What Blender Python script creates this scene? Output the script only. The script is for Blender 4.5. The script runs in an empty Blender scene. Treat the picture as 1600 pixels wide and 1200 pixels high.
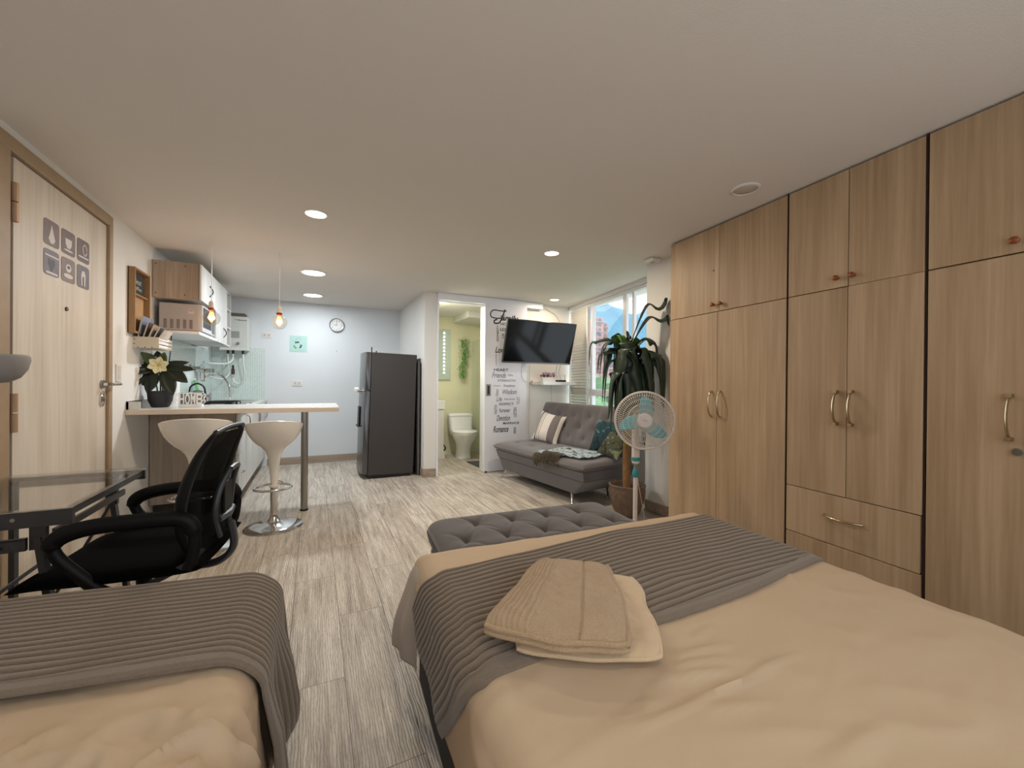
import bpy, bmesh, math, random
from mathutils import Vector, Matrix, noise
random.seed(7)
PI = math.pi; sin = math.sin; cos = math.cos
scene = bpy.context.scene
COL = scene.collection

def lin(c):
    return tuple(((v / 12.92) if v <= .04045 else ((v + .055) / 1.055) ** 2.4) for v in (c[0] / 255, c[1] / 255, c[2] / 255)) + (1,)

# ------------------------------------------------------------------ camera
yaw, pitch, roll = math.radians(25.86), math.radians(-.162), math.radians(.4785)
cf = Vector((sin(yaw) * cos(pitch), cos(yaw) * cos(pitch), sin(pitch)))
crt = Vector((cos(yaw), -sin(yaw), 0)); cu = crt.cross(cf)
r2 = cos(roll) * crt + sin(roll) * cu; u2 = -sin(roll) * crt + cos(roll) * cu
cam = bpy.data.objects.new('camera', bpy.data.cameras.new('camera')); COL.objects.link(cam)
cam.matrix_world = Matrix(((r2.x, u2.x, -cf.x, 0), (r2.y, u2.y, -cf.y, 0), (r2.z, u2.z, -cf.z, 1.15), (0, 0, 0, 1)))
cam.data.sensor_width = 36; cam.data.lens = 635.8 / 1600 * 36; cam.data.clip_end = 6000; cam.data.clip_start = .02
scene.camera = cam

# ------------------------------------------------------------------ world, sun, exposure
scene.view_settings.view_transform = 'Standard'; scene.view_settings.look = 'None'
scene.view_settings.gamma = 1; scene.view_settings.use_curve_mapping = False
scene.view_settings.exposure = 0.0
w = bpy.data.worlds.new('sky'); scene.world = w; w.use_nodes = True
bg = w.node_tree.nodes['Background']
bg.inputs[0].default_value = (.86, .93, 1, 1); bg.inputs[1].default_value = 2.4
sun = bpy.data.objects.new('sun', bpy.data.lights.new('sun', 'SUN')); COL.objects.link(sun)
sun.data.energy = 2.0; sun.data.angle = .03; sun.data.color = (1, .95, .88)
sun.rotation_euler = (math.radians(38), 0, math.radians(-75))
WARM = (1, .84, .64); COOL = (.88, .95, 1)
E_WARM, E_COOL = 13, 20

# ------------------------------------------------------------------ materials
MATS = {}
def mat(name, c, rough=.6, metal=0, bump=0, bscale=200, var=0, vscale=8, sss=0, trans=0, emit=0, ecol=None, spec=.5, alpha=1, ior=1.45, coat=0, stretch=(1, 1, 1), sheen=0):
    if name in MATS: return MATS[name]
    m = bpy.data.materials.new(name); m.use_nodes = True
    nt = m.node_tree; N = nt.nodes; L = nt.links; b = N['Principled BSDF']
    b.inputs['Base Color'].default_value = lin(c); b.inputs['Roughness'].default_value = rough
    b.inputs['Metallic'].default_value = metal; b.inputs['Transmission Weight'].default_value = trans
    b.inputs['Specular IOR Level'].default_value = spec; b.inputs['IOR'].default_value = ior
    b.inputs['Alpha'].default_value = alpha; b.inputs['Coat Weight'].default_value = coat
    b.inputs['Sheen Weight'].default_value = sheen
    if emit:
        b.inputs['Emission Color'].default_value = lin(ecol or c); b.inputs['Emission Strength'].default_value = emit
    tc = N.new('ShaderNodeTexCoord'); mp = N.new('ShaderNodeMapping'); mp.inputs['Scale'].default_value = stretch
    L.new(tc.outputs['Object'], mp.inputs[0])
    if var:
        n = N.new('ShaderNodeTexNoise'); n.inputs['Scale'].default_value = vscale; n.inputs['Detail'].default_value = 6
        L.new(mp.outputs[0], n.inputs['Vector'])
        mx = N.new('ShaderNodeMix'); mx.data_type = 'RGBA'
        mx.inputs['A'].default_value = lin([max(0, v * (1 - var)) for v in c]); mx.inputs['B'].default_value = lin([min(255, v * (1 + var)) for v in c])
        L.new(n.outputs['Fac'], mx.inputs['Factor']); L.new(mx.outputs['Result'], b.inputs['Base Color'])
    if bump:
        n = N.new('ShaderNodeTexNoise'); n.inputs['Scale'].default_value = bscale; n.inputs['Detail'].default_value = 4
        L.new(mp.outputs[0], n.inputs['Vector'])
        bp = N.new('ShaderNodeBump'); bp.inputs['Strength'].default_value = bump; bp.inputs['Distance'].default_value = .004
        L.new(n.outputs['Fac'], bp.inputs['Height']); L.new(bp.outputs[0], b.inputs['Normal'])
    MATS[name] = m; return m

def ramp(N, stops):
    r = N.new('ShaderNodeValToRGB'); e = r.color_ramp.elements
    while len(e) < len(stops): e.new(.5)
    for k, (p, c) in enumerate(stops): e[k].position = p; e[k].color = lin(c)
    return r

def wood(name, c1, c2, c3, along='Z', scale=1, rough=.5, bump=.15, spec=.4):
    """laminate with fine streaks running along one axis"""
    m = bpy.data.materials.new(name); m.use_nodes = True
    nt = m.node_tree; N = nt.nodes; L = nt.links; b = N['Principled BSDF']
    b.inputs['Roughness'].default_value = rough; b.inputs['Specular IOR Level'].default_value = spec
    tc = N.new('ShaderNodeTexCoord'); mp = N.new('ShaderNodeMapping')
    s = [55 * scale] * 3; s['XYZ'.index(along)] = 1.6 * scale; mp.inputs['Scale'].default_value = s
    oi = N.new('ShaderNodeObjectInfo'); ad = N.new('ShaderNodeVectorMath'); ad.operation = 'ADD'
    sc_ = N.new('ShaderNodeMath'); sc_.operation = 'MULTIPLY'; sc_.inputs[1].default_value = 7.3
    L.new(oi.outputs['Random'], sc_.inputs[0]); L.new(tc.outputs['Object'], ad.inputs[0]); L.new(sc_.outputs[0], ad.inputs[1])
    L.new(ad.outputs[0], mp.inputs[0])
    n = N.new('ShaderNodeTexNoise'); n.inputs['Scale'].default_value = 1; n.inputs['Detail'].default_value = 6; n.inputs['Roughness'].default_value = .65
    L.new(mp.outputs[0], n.inputs['Vector'])
    mp2 = N.new('ShaderNodeMapping'); s2 = [9 * scale] * 3; s2['XYZ'.index(along)] = .7 * scale; mp2.inputs['Scale'].default_value = s2
    L.new(ad.outputs[0], mp2.inputs[0])
    n2 = N.new('ShaderNodeTexNoise'); n2.inputs['Scale'].default_value = 1; n2.inputs['Detail'].default_value = 3
    L.new(mp2.outputs[0], n2.inputs['Vector'])
    av = N.new('ShaderNodeMath'); av.operation = 'ADD'; L.new(n.outputs['Fac'], av.inputs[0]); L.new(n2.outputs['Fac'], av.inputs[1])
    hv = N.new('ShaderNodeMath'); hv.operation = 'MULTIPLY'; hv.inputs[1].default_value = .5; L.new(av.outputs[0], hv.inputs[0])
    r = ramp(N, [(.36, c1), (.5, c2), (.64, c3)]); L.new(hv.outputs[0], r.inputs[0]); L.new(r.outputs[0], b.inputs['Base Color'])
    bp = N.new('ShaderNodeBump'); bp.inputs['Strength'].default_value = bump; bp.inputs['Distance'].default_value = .002
    L.new(n.outputs['Fac'], bp.inputs['Height']); L.new(bp.outputs[0], b.inputs['Normal'])
    MATS[name] = m; return m

WHITE = mat('white paint', (222, 220, 216), .7, bump=.12, bscale=300)
CEIL = mat('ceiling paint', (222, 215, 207), .85, bump=.25, bscale=260)
KWALL = mat('kitchen wall paint', (212, 216, 219), .6, bump=.12, bscale=220)
OAK = wood('light oak laminate', (156, 128, 98), (172, 144, 113), (186, 159, 128))
OAKD = wood('door oak laminate', (190, 176, 160), (203, 191, 176), (213, 203, 190))
FRAMEW = mat('door frame wood', (160, 136, 108), .5, var=.06, vscale=20)
ASH = wood('grey brown laminate', (146, 130, 116), (164, 149, 135), (180, 166, 152))
WASH = wood('white washed laminate', (188, 186, 182), (205, 204, 200), (218, 218, 215))
COUNTER = mat('pale counter laminate', (208, 192, 176), .3, var=.02)
COUNTERTOP = mat('glossy worktop', (205, 202, 198), .22)
CHROME = mat('chrome', (210, 208, 205), .12, 1)
STEEL = mat('brushed steel', (165, 160, 152), .32, 1)
BRASS = mat('aged satin handle metal', (190, 172, 140), .25, 1)
BLACK = mat('black plastic', (14, 14, 16), .4)
BLACKF = mat('black fabric', (3, 3, 4), .95, bump=.3, bscale=500, spec=.08)
DGREY = mat('dark grey metal', (62, 60, 58), .45, .6)
WPLAST = mat('white plastic', (222, 218, 212), .35)
IVORY = mat('ivory gloss shell', (230, 223, 212), .16, coat=.5)
DARKGAP = mat('dark seam', (50, 32, 22), .9)
COPPER = mat('copper knob', (140, 82, 52), .4, .6)
GREYF = mat('grey suede', (98, 93, 93), .92, bump=.25, bscale=350, var=.07, vscale=5, sheen=.3)
SHEETM = mat('cream sheet', (196, 172, 144), .85, bump=.12, bscale=900)
KNIT = mat('taupe knit', (121, 106, 90), .95, bump=.6, bscale=420, var=.08, vscale=160, sheen=.3)
TOWT = mat('taupe terry', (188, 158, 122), 1, bump=1, bscale=520, var=.16, vscale=260, sheen=.3)
TOWB = mat('beige terry', (214, 186, 150), 1, bump=.5, bscale=520, var=.05, vscale=260, sheen=.3)
GLASS = mat('clear glass', (240, 246, 246), .02, trans=1, ior=1.05, alpha=.07)
LEAF = mat('dark leaf', (32, 50, 28), .45, var=.25, vscale=14)
LEAFG = mat('bright leaf', (84, 122, 52), .45, var=.25, vscale=14)
LEAFY = mat('yellowing leaf', (124, 110, 38), .5, var=.2, vscale=14)

def emat(name, c, s):
    m = mat(name, c, .5, emit=s, ecol=c); return m

# ------------------------------------------------------------------ mesh helper
class MB:
    def __init__(s): s.v = []; s.f = []
    def add(s, V, F):
        o = len(s.v); s.v += [Vector(p) for p in V]; s.f += [tuple(i + o for i in f) for f in F]; return s
    def box(s, x0, x1, y0, y1, z0, z1):
        V = [(x, y, z) for z in (z0, z1) for y in (y0, y1) for x in (x0, x1)]
        return s.add(V, [(0, 2, 3, 1), (4, 5, 7, 6), (0, 1, 5, 4), (2, 6, 7, 3), (0, 4, 6, 2), (1, 3, 7, 5)])
    def obox(s, c, size, M=None, rz=0):
        M = M or Matrix.Rotation(rz, 3, 'Z'); c = Vector(c); h = [q / 2 for q in size]
        V = [c + M @ Vector((x * h[0], y * h[1], z * h[2])) for z in (-1, 1) for y in (-1, 1) for x in (-1, 1)]
        return s.add(V, [(0, 2, 3, 1), (4, 5, 7, 6), (0, 1, 5, 4), (2, 6, 7, 3), (0, 4, 6, 2), (1, 3, 7, 5)])
    def bar(s, a, b, w, h, up=(0, 0, 1)):
        a = Vector(a); b = Vector(b); d = (b - a); l = d.length; d.normalize(); up = Vector(up)
        x = d.cross(up)
        if x.length < 1e-4: x = d.cross(Vector((1, 0, 0)))
        x.normalize(); u = x.cross(d)
        M = Matrix((x, d, u)).transposed()
        return s.obox((a + b) / 2, (w, l, h), M)
    def ring(s, rings, close=True, cap=True):
        n = len(rings[0]); V = [p for r in rings for p in r]; F = []
        for i in range(len(rings) - 1):
            for j in range(n if close else n - 1):
                k = (j + 1) % n; F.append((i * n + j, i * n + k, (i + 1) * n + k, (i + 1) * n + j))
        if cap: F.append(tuple(range(n - 1, -1, -1))); F.append(tuple((len(rings) - 1) * n + j for j in range(n)))
        return s.add(V, F)
    def tube(s, pts, r, seg=12, flat=1.0, up=None):
        pts = [Vector(p) for p in pts]; rings = []; n = len(pts); prev = None
        for i, p in enumerate(pts):
            d = (pts[min(i + 1, n - 1)] - pts[max(i - 1, 0)]).normalized()
            if prev is None:
                a = Vector(up) if up else Vector((0, 0, 1))
                x = d.cross(a)
                if x.length < .05: x = d.cross(Vector((1, 0, 0)))
            else: x = prev - d * prev.dot(d)
            x.normalize(); prev = x; y = x.cross(d)
            rr = r[i] if isinstance(r, (list, tuple)) else r
            rings.append([p + rr * (x * cos(2 * PI * k / seg) + flat * y * sin(2 * PI * k / seg)) for k in range(seg)])
        return s.ring(rings)
    def cyl(s, c, r, h, seg=24, axis='Z'):
        a = {'X': Vector((1, 0, 0)), 'Y': Vector((0, 1, 0)), 'Z': Vector((0, 0, 1))}[axis]
        c = Vector(c); return s.tube([c, c + a * h], r, seg)
    def lathe(s, prof, c=(0, 0, 0), seg=32, sx=1, sy=1, cap=True):
        return s.ring([[Vector((c[0] + r * sx * cos(2 * PI * k / seg), c[1] + r * sy * sin(2 * PI * k / seg), c[2] + z)) for k in range(seg)] for r, z in prof], cap=cap)
    def loft(s, rows, seg=36):
        """rows of (z, cx, cy, rx, ry, power)"""
        R = []
        for z, cx, cy, rx, ry, pw in rows:
            q = []
            for k in range(seg):
                a = 2 * PI * k / seg; c_, s_ = cos(a), sin(a)
                q.append(Vector((cx + rx * math.copysign(abs(c_) ** (2 / pw), c_), cy + ry * math.copysign(abs(s_) ** (2 / pw), s_), z)))
            R.append(q)
        return s.ring(R)
    def sphere(s, c, r, seg=20, sc=(1, 1, 1)):
        n = seg // 2
        return s.ring([[Vector((c[0] + sc[0] * r * max(sin(PI * i / n), .001) * cos(2 * PI * k / seg), c[1] + sc[1] * r * max(sin(PI * i / n), .001) * sin(2 * PI * k / seg), c[2] - sc[2] * r * cos(PI * i / n))) for k in range(seg)] for i in range(n + 1)])
    def grid(s, fn, nu, nv, u0=0, u1=1, v0=0, v1=1):
        V = [fn(u0 + (u1 - u0) * i / nu, v0 + (v1 - v0) * j / nv) for j in range(nv + 1) for i in range(nu + 1)]
        F = [(j * (nu + 1) + i, j * (nu + 1) + i + 1, (j + 1) * (nu + 1) + i + 1, (j + 1) * (nu + 1) + i) for j in range(nv) for i in range(nu)]
        return s.add(V, F)
    def slab(s, top, bot, nu, nv):
        """closed cloth body between two functions of (u,v)"""
        n = (nu + 1)
        T = [top(i / nu, j / nv) for j in range(nv + 1) for i in range(nu + 1)]
        B = [bot(i / nu, j / nv) for j in range(nv + 1) for i in range(nu + 1)]
        o = len(T); F = []
        for j in range(nv):
            for i in range(nu):
                a = j * n + i; F.append((a, a + 1, a + 1 + n, a + n)); F.append((o + a, o + a + n, o + a + 1 + n, o + a + 1))
        for i in range(nu):
            F.append((i, o + i, o + i + 1, i + 1)); a = nv * n + i; F.append((a, a + 1, o + a + 1, o + a))
        for j in range(nv):
            a = j * n; F.append((a, a + n, o + a + n, o + a)); a = j * n + nu; F.append((a, o + a, o + a + n, a + n))
        return s.add(T + B, F)
    def prism(s, poly, h, M=None):
        """poly: list of (x,y) in the plane, extruded along +z by h, then transformed by M"""
        n = len(poly); M = M or Matrix.Identity(4)
        V = [M @ Vector((x, y, 0)) for x, y in poly] + [M @ Vector((x, y, h)) for x, y in poly]
        return s.add(V, [tuple(range(n - 1, -1, -1)), tuple(range(n, 2 * n))] + [(i, (i + 1) % n, n + (i + 1) % n, n + i) for i in range(n)])
    def build(s, name, m, parent=None, smooth=False, bevel=0, world=False, sub=0, ang=38, solid=0, weld=False):
        V = s.v
        if world and parent:
            Mi = parent['_m']; Mi = Matrix([Mi[i * 4:i * 4 + 4] for i in range(4)]).inverted(); V = [Mi @ p for p in V]
        me = bpy.data.meshes.new(name); me.from_pydata([tuple(p) for p in V], [], s.f)
        bm = bmesh.new(); bm.from_mesh(me)
        if weld: bmesh.ops.remove_doubles(bm, verts=bm.verts, dist=1e-5)
        bmesh.ops.recalc_face_normals(bm, faces=bm.faces)
        if smooth:
            for f in bm.faces: f.smooth = True
            ca = math.radians(ang)
            for e in bm.edges:
                if len(e.link_faces) == 2 and e.calc_face_angle(0) > ca: e.smooth = False
        bm.to_mesh(me); bm.free(); me.materials.append(m)
        o = bpy.data.objects.new(name, me); COL.objects.link(o)
        if parent: o.parent = parent
        if solid:
            md = o.modifiers.new('s', 'SOLIDIFY'); md.thickness = solid; md.offset = 0
        if bevel:
            md = o.modifiers.new('b', 'BEVEL'); md.width = bevel; md.segments = 2; md.limit_method = 'ANGLE'
        if sub:
            md = o.modifiers.new('d', 'SUBSURF'); md.levels = md.render_levels = sub
        return o

def tag(o, label, cat, group=None, kind=None):
    if label: o['label'] = label
    if cat: o['category'] = cat
    if group: o['group'] = group
    if kind: o['kind'] = kind
    return o
def thing(name, label, cat, loc=(0, 0, 0), rz=0, group=None, tilt=None):
    o = bpy.data.objects.new(name, None); COL.objects.link(o); o.empty_display_size = .1
    M = Matrix.Translation(loc) @ Matrix.Rotation(rz, 4, 'Z')
    if tilt: M = M @ tilt
    o.location = M.to_translation(); o.rotation_euler = M.to_euler()
    o['_m'] = [v for r in M for v in r]
    return tag(o, label, cat, group)
def struct(mb, name, m, label=None, **k):
    o = mb.build(name, m, **k); o['kind'] = 'structure'
    if label: o['label'] = label
    return o
def copy_tree(root, loc, rz=None, label=None):
    r = root.copy(); COL.objects.link(r); r.location = loc
    if rz is not None: r.rotation_euler = (0, 0, rz)
    if label: r['label'] = label
    for c in list(root.children):
        d = c.copy(); COL.objects.link(d); d.parent = r
        for g in c.children:
            e = g.copy(); COL.objects.link(e); e.parent = d
    return r
def B(*a): return MB().box(*a)
def bez(p0, p1, p2, p3, n=12):
    p0, p1, p2, p3 = map(Vector, (p0, p1, p2, p3))
    return [(1 - t) ** 3 * p0 + 3 * (1 - t) ** 2 * t * p1 + 3 * (1 - t) * t * t * p2 + t ** 3 * p3 for t in [i / n for i in range(n + 1)]]
def spline(P, n=8):
    P = [Vector(p) for p in P]; out = []
    for i in range(len(P) - 1):
        a = P[max(i - 1, 0)]; b = P[i]; c = P[i + 1]; d = P[min(i + 2, len(P) - 1)]
        for k in range(n):
            t = k / n
            out.append(.5 * ((2 * b) + (c - a) * t + (2 * a - 5 * b + 4 * c - d) * t * t + (3 * b - a - 3 * c + d) * t ** 3))
    out.append(P[-1]); return out
def sm(a, b, x):
    t = min(1, max(0, (x - a) / (b - a))); return t * t * (3 - 2 * t)

def text(s, h_w, m, name, parent, M, wid=None, shear=0, depth=.0008, bold=0):
    """letters of height/width fitted: h_w=(width,height) metres; M maps text plane (x right, y up, z out)"""
    c = bpy.data.curves.new(name, 'FONT'); c.body = s; c.shear = shear; c.extrude = .01; c.offset = bold
    c.align_x = 'CENTER'; c.align_y = 'CENTER'; c.resolution_u = 4
    o = bpy.data.objects.new(name, c); me = bpy.data.meshes.new_from_object(o); bpy.data.objects.remove(o)
    xs = [v.co.x for v in me.vertices]; ys = [v.co.y for v in me.vertices]
    if not xs: return None
    cx, cy = (min(xs) + max(xs)) / 2, (min(ys) + max(ys)) / 2
    sx = h_w[0] / (max(xs) - min(xs)); sy = h_w[1] / (max(ys) - min(ys))
    for v in me.vertices:
        v.co = M @ Vector(((v.co.x - cx) * sx, (v.co.y - cy) * sy, depth if v.co.z > 0 else 0))
    me.materials.clear(); me.materials.append(m)
    t = bpy.data.objects.new(name, me); COL.objects.link(t)
    if parent: t.parent = parent
    return t
def plane_M(o, right, up):
    r = Vector(right).normalized(); u = Vector(up).normalized(); n = r.cross(u)
    return Matrix(((r.x, u.x, n.x, o[0]), (r.y, u.y, n.y, o[1]), (r.z, u.z, n.z, o[2]), (0, 0, 0, 1)))

# ================================================================== ROOM
H = 2.24; LX = -1.195; YB = 6.38; YR = -.75; PY = 4.86
WD = Vector((-.0838, -.9965, 0))                       # wardrobe run, far to near
# floor: wood-look tiles, planks along Y
def floor_mat():
    m = bpy.data.materials.new('wood look tile'); m.use_nodes = True; nt = m.node_tree; N = nt.nodes; L = nt.links; b = N['Principled BSDF']
    tc = N.new('ShaderNodeTexCoord'); mp = N.new('ShaderNodeMapping')
    mp.inputs['Rotation'].default_value = (0, 0, PI / 2); mp.inputs['Location'].default_value = (-.585, .093 + .412, 0)
    L.new(tc.outputs['Object'], mp.inputs[0])
    br = N.new('ShaderNodeTexBrick'); br.offset = .5; br.inputs['Scale'].default_value = 1
    br.inputs['Brick Width'].default_value = .915; br.inputs['Row Height'].default_value = .206
    br.inputs['Mortar Size'].default_value = .0013; br.inputs['Mortar Smooth'].default_value = .2; br.inputs['Bias'].default_value = 0
    br.inputs['Color1'].default_value = (0, 0, 0, 1); br.inputs['Color2'].default_value = (1, 1, 1, 1); br.inputs['Mortar'].default_value = (.5, .5, .5, 1)
    L.new(mp.outputs[0], br.inputs['Vector'])
    # per plank shift
    mul = N.new('ShaderNodeVectorMath'); mul.operation = 'SCALE'; mul.inputs['Scale'].default_value = 9; L.new(br.outputs['Color'], mul.inputs[0])
    ad = N.new('ShaderNodeVectorMath'); ad.operation = 'ADD'; L.new(tc.outputs['Object'], ad.inputs[0]); L.new(mul.outputs[0], ad.inputs[1])
    m1 = N.new('ShaderNodeMapping'); m1.inputs['Scale'].default_value = (1, .16, 1); L.new(ad.outputs[0], m1.inputs[0])
    wv = N.new('ShaderNodeTexWave'); wv.bands_direction = 'X'; wv.inputs['Scale'].default_value = 34; wv.inputs['Distortion'].default_value = 9
    wv.inputs['Detail'].default_value = 4; wv.inputs['Detail Scale'].default_value = 1.3; wv.inputs['Detail Roughness'].default_value = .65
    L.new(m1.outputs[0], wv.inputs['Vector'])
    m2 = N.new('ShaderNodeMapping'); m2.inputs['Scale'].default_value = (38, 2.4, 1); L.new(ad.outputs[0], m2.inputs[0])
    n1 = N.new('ShaderNodeTexNoise'); n1.inputs['Scale'].default_value = 1; n1.inputs['Detail'].default_value = 8; n1.inputs['Roughness'].default_value = .7; L.new(m2.outputs[0], n1.inputs['Vector'])
    m3 = N.new('ShaderNodeMapping'); m3.inputs['Scale'].default_value = (5, 1.2, 1); L.new(ad.outputs[0], m3.inputs[0])
    n2 = N.new('ShaderNodeTexNoise'); n2.inputs['Scale'].default_value = 1.4; n2.inputs['Detail'].default_value = 5; L.new(m3.outputs[0], n2.inputs['Vector'])
    r1 = ramp(N, [(.36, (128, 116, 102)), (.48, (186, 174, 160)), (.62, (226, 218, 206))]); L.new(n1.outputs['Fac'], r1.inputs[0])
    r2_ = ramp(N, [(.3, (168, 156, 142)), (.7, (214, 206, 194))]); L.new(n2.outputs['Fac'], r2_.inputs[0])
    mx = N.new('ShaderNodeMix'); mx.data_type = 'RGBA'; mx.inputs['Factor'].default_value = .45; L.new(r1.outputs[0], mx.inputs['A']); L.new(r2_.outputs[0], mx.inputs['B'])
    r3 = ramp(N, [(.0, (150, 140, 128)), (.35, (235, 232, 228)), (1, (255, 255, 255))]); L.new(wv.outputs['Fac'], r3.inputs[0])
    my = N.new('ShaderNodeMix'); my.data_type = 'RGBA'; my.blend_type = 'MULTIPLY'; my.inputs['Factor'].default_value = .6
    L.new(mx.outputs['Result'], my.inputs['A']); L.new(r3.outputs[0], my.inputs['B'])
    mz = N.new('ShaderNodeMix'); mz.data_type = 'RGBA'; mz.inputs['B'].default_value = lin((92, 80, 68)); L.new(my.outputs['Result'], mz.inputs['A']); L.new(br.outputs['Fac'], mz.inputs['Factor'])
    L.new(mz.outputs['Result'], b.inputs['Base Color'])
    b.inputs['Roughness'].default_value = .42; b.inputs['Specular IOR Level'].default_value = .45
    sub = N.new('ShaderNodeMath'); sub.operation = 'SUBTRACT'; L.new(wv.outputs['Fac'], sub.inputs[0]); L.new(br.outputs['Fac'], sub.inputs[1])
    bp = N.new('ShaderNodeBump'); bp.inputs['Strength'].default_value = .35; bp.inputs['Distance'].default_value = .0025; L.new(sub.outputs[0], bp.inputs['Height']); L.new(bp.outputs[0], b.inputs['Normal'])
    return m
struct(B(-1.4, 3.6, -.95, 6.6, -.12, 0), 'floor', floor_mat())
struct(B(-1.4, 3.6, -.95, 6.6, H, H + .15), 'ceiling', CEIL)
# left wall with door opening y 2.53..3.47, z 0..2.135
wl = MB().box(LX - .15, LX, YR - .1, 2.50, 0, H).box(LX - .15, LX, 2.50, 3.50, 2.165, H).box(LX - .15, LX, 3.50, YB + .1, 0, H)
struct(wl, 'wall_left', WHITE)
struct(MB().box(LX - .15, -1.0, YR - .15, YR, 0, H).box(2.2, 3.3, YR - .15, YR, 0, H).box(-1.0, 2.2, YR - .15, YR, 0, .75).box(-1.0, 2.2, YR - .15, YR, 2.12, H), 'wall_behind', WHITE)
w2 = struct(MB().box(-1.0, -.95, YR - .1, YR - .05, .75, 2.12).box(2.15, 2.2, YR - .1, YR - .05, .75, 2.12).box(.58, .62, YR - .1, YR - .05, .75, 2.12).box(-1.0, 2.2, YR - .1, YR - .05, .75, .80).box(-1.0, 2.2, YR - .1, YR - .05, 2.07, 2.12), 'added_fill_window', mat('white aluminium', (226, 226, 228), .3))  # unseen window added behind the camera as fill light for the ceiling
struct(B(LX - .05, 1.30, YB, YB + .12, 0, H), 'wall_kitchen', KWALL)
# partition between kitchen and bathroom, front end is the pillar
struct(MB().prism([(1.19, PY + .03), (1.33, PY), (1.33, YB), (1.17, YB)], H), 'wall_partition', WHITE)
# bathroom
LIME = mat('pale lime plaster', (222, 218, 184), .7, var=.03, vscale=3)
struct(B(1.33, 3.35, 6.3, 6.4, 0, H), 'wall_bathroom', LIME)
struct(B(1.33, 1.335, PY + .02, 6.3, 0, H), 'wall_bathroom_left', LIME)
struct(B(1.34, 2.6, PY + .15, 6.3, 2.19, H - .001), 'ceiling_bathroom', WHITE)
struct(B(2.0, 2.6, 5.6, 6.3, 2.10, 2.19), 'trim_soffit', WHITE)
struct(B(2.55, 2.62, PY + .1, 6.3, 0, 2.19), 'wall_bathroom_right', mat('pale tile', (205, 208, 190), .3))
# wall behind sliding door and TV, from x 2.0 to window corner
struct(B(2.02, 3.30, PY + .06, PY + .16, 0, H), 'wall_far', mat('far wall paint', (226, 222, 214), .6))
struct(B(1.33, 2.02, PY + .06, PY + .16, 2.15, H), 'wall_over_doorway', WHITE)
# window line x = 3.037+.137*(y-3.144)
def wx(y): return 3.037 + .137 * (y - 3.144)
def wp(y, off=0): return Vector((wx(y) + off, y, 0))
def wpoly(y0, y1, o0, o1): return [(wx(y0) + o0, y0), (wx(y0) + o1, y0), (wx(y1) + o1, y1), (wx(y1) + o0, y1)]
Z = lambda z: Matrix.Translation((0, 0, z))
SILL = .62
struct(MB().prism(wpoly(2.85, 4.95, 0, .16), SILL), 'wall_window', WHITE)
struct(MB().prism(wpoly(2.85, 4.95, 0, .16), .045, Z(H - .045)), 'trim_lintel', WHITE)
struct(MB().prism([(2.735, 2.30), (2.73, 2.82), (2.98, 2.85), (3.16, 2.85), (3.2, 2.30)], H), 'wall_column', WHITE)
struct(MB().prism([(3.08, 2.32), (3.25, 2.32), (3.0, -.8), (2.84, -.8)], H), 'wall_right', WHITE)
# ---- window frame
WF = mat('white aluminium', (226, 226, 228), .3)
wroot = MB()
def wbar(mb, y0, y1, z0, z1, o0=.03, o1=.09): mb.prism(wpoly(y0, y1, o0, o1), z1 - z0, Z(z0))
fr = MB()
wbar(fr, 2.86, 4.86, SILL, SILL + .04); wbar(fr, 2.86, 4.86, H - .085, H - .045)
wbar(fr, 2.86, 4.86, .995, 1.075); wbar(fr, 4.28, 4.34, SILL, H - .05); wbar(fr, 2.86, 2.90, SILL, H - .05)
window = struct(fr, 'window_1', WF, bevel=.004)
sash = MB(); wbar(sash, 3.55, 3.62, 1.06, H - .085, .045, .08); wbar(sash, 3.41, 3.45, 1.06, H - .085, .05, .085); wbar(sash, 3.02, 3.05, 1.06, H - .085, .05, .085)
sash.build('sash', WF, window)
gl = MB(); wbar(gl, 2.88, 4.3, SILL + .02, H - .07, .06, .064)
gl.build('window_glass', GLASS, window)
hd = MB(); hd.tube([wp(3.585, .03) + Vector((0, 0, 1.5)), wp(3.585, .03) + Vector((0, 0, 1.62))], .008)
hd.build('handle', STEEL, window, smooth=True)
# louvre shutter beside the window corner
lv = thing('louvre_shutter', 'narrow white louvre panel with many horizontal slats beside the window', 'shutter', (wx(4.5), 4.5, SILL))
f = MB()
wbar(f, 4.35, 4.375, SILL + .045, H - .09, -.01, .028); wbar(f, 4.82, 4.845, SILL + .045, H - .09, -.01, .028)
f.build('frame', WF, lv, world=True)
s_ = MB()
for k in range(38):
    z = SILL + .07 + k * .039
    a = wp(4.375, .0) + Vector((0, 0, z)); b = wp(4.82, .0) + Vector((0, 0, z))
    M = Matrix.Rotation(math.atan2(.137, 1) * -1, 3, 'Z') @ Matrix.Rotation(math.radians(62), 3, 'Y')
    s_.obox((a + b) / 2 + Vector((.01, 0, 0)), (.040, .45, .003), M)
s_.build('slats', mat('slat', (205, 200, 190), .5), lv, world=True)

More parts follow.
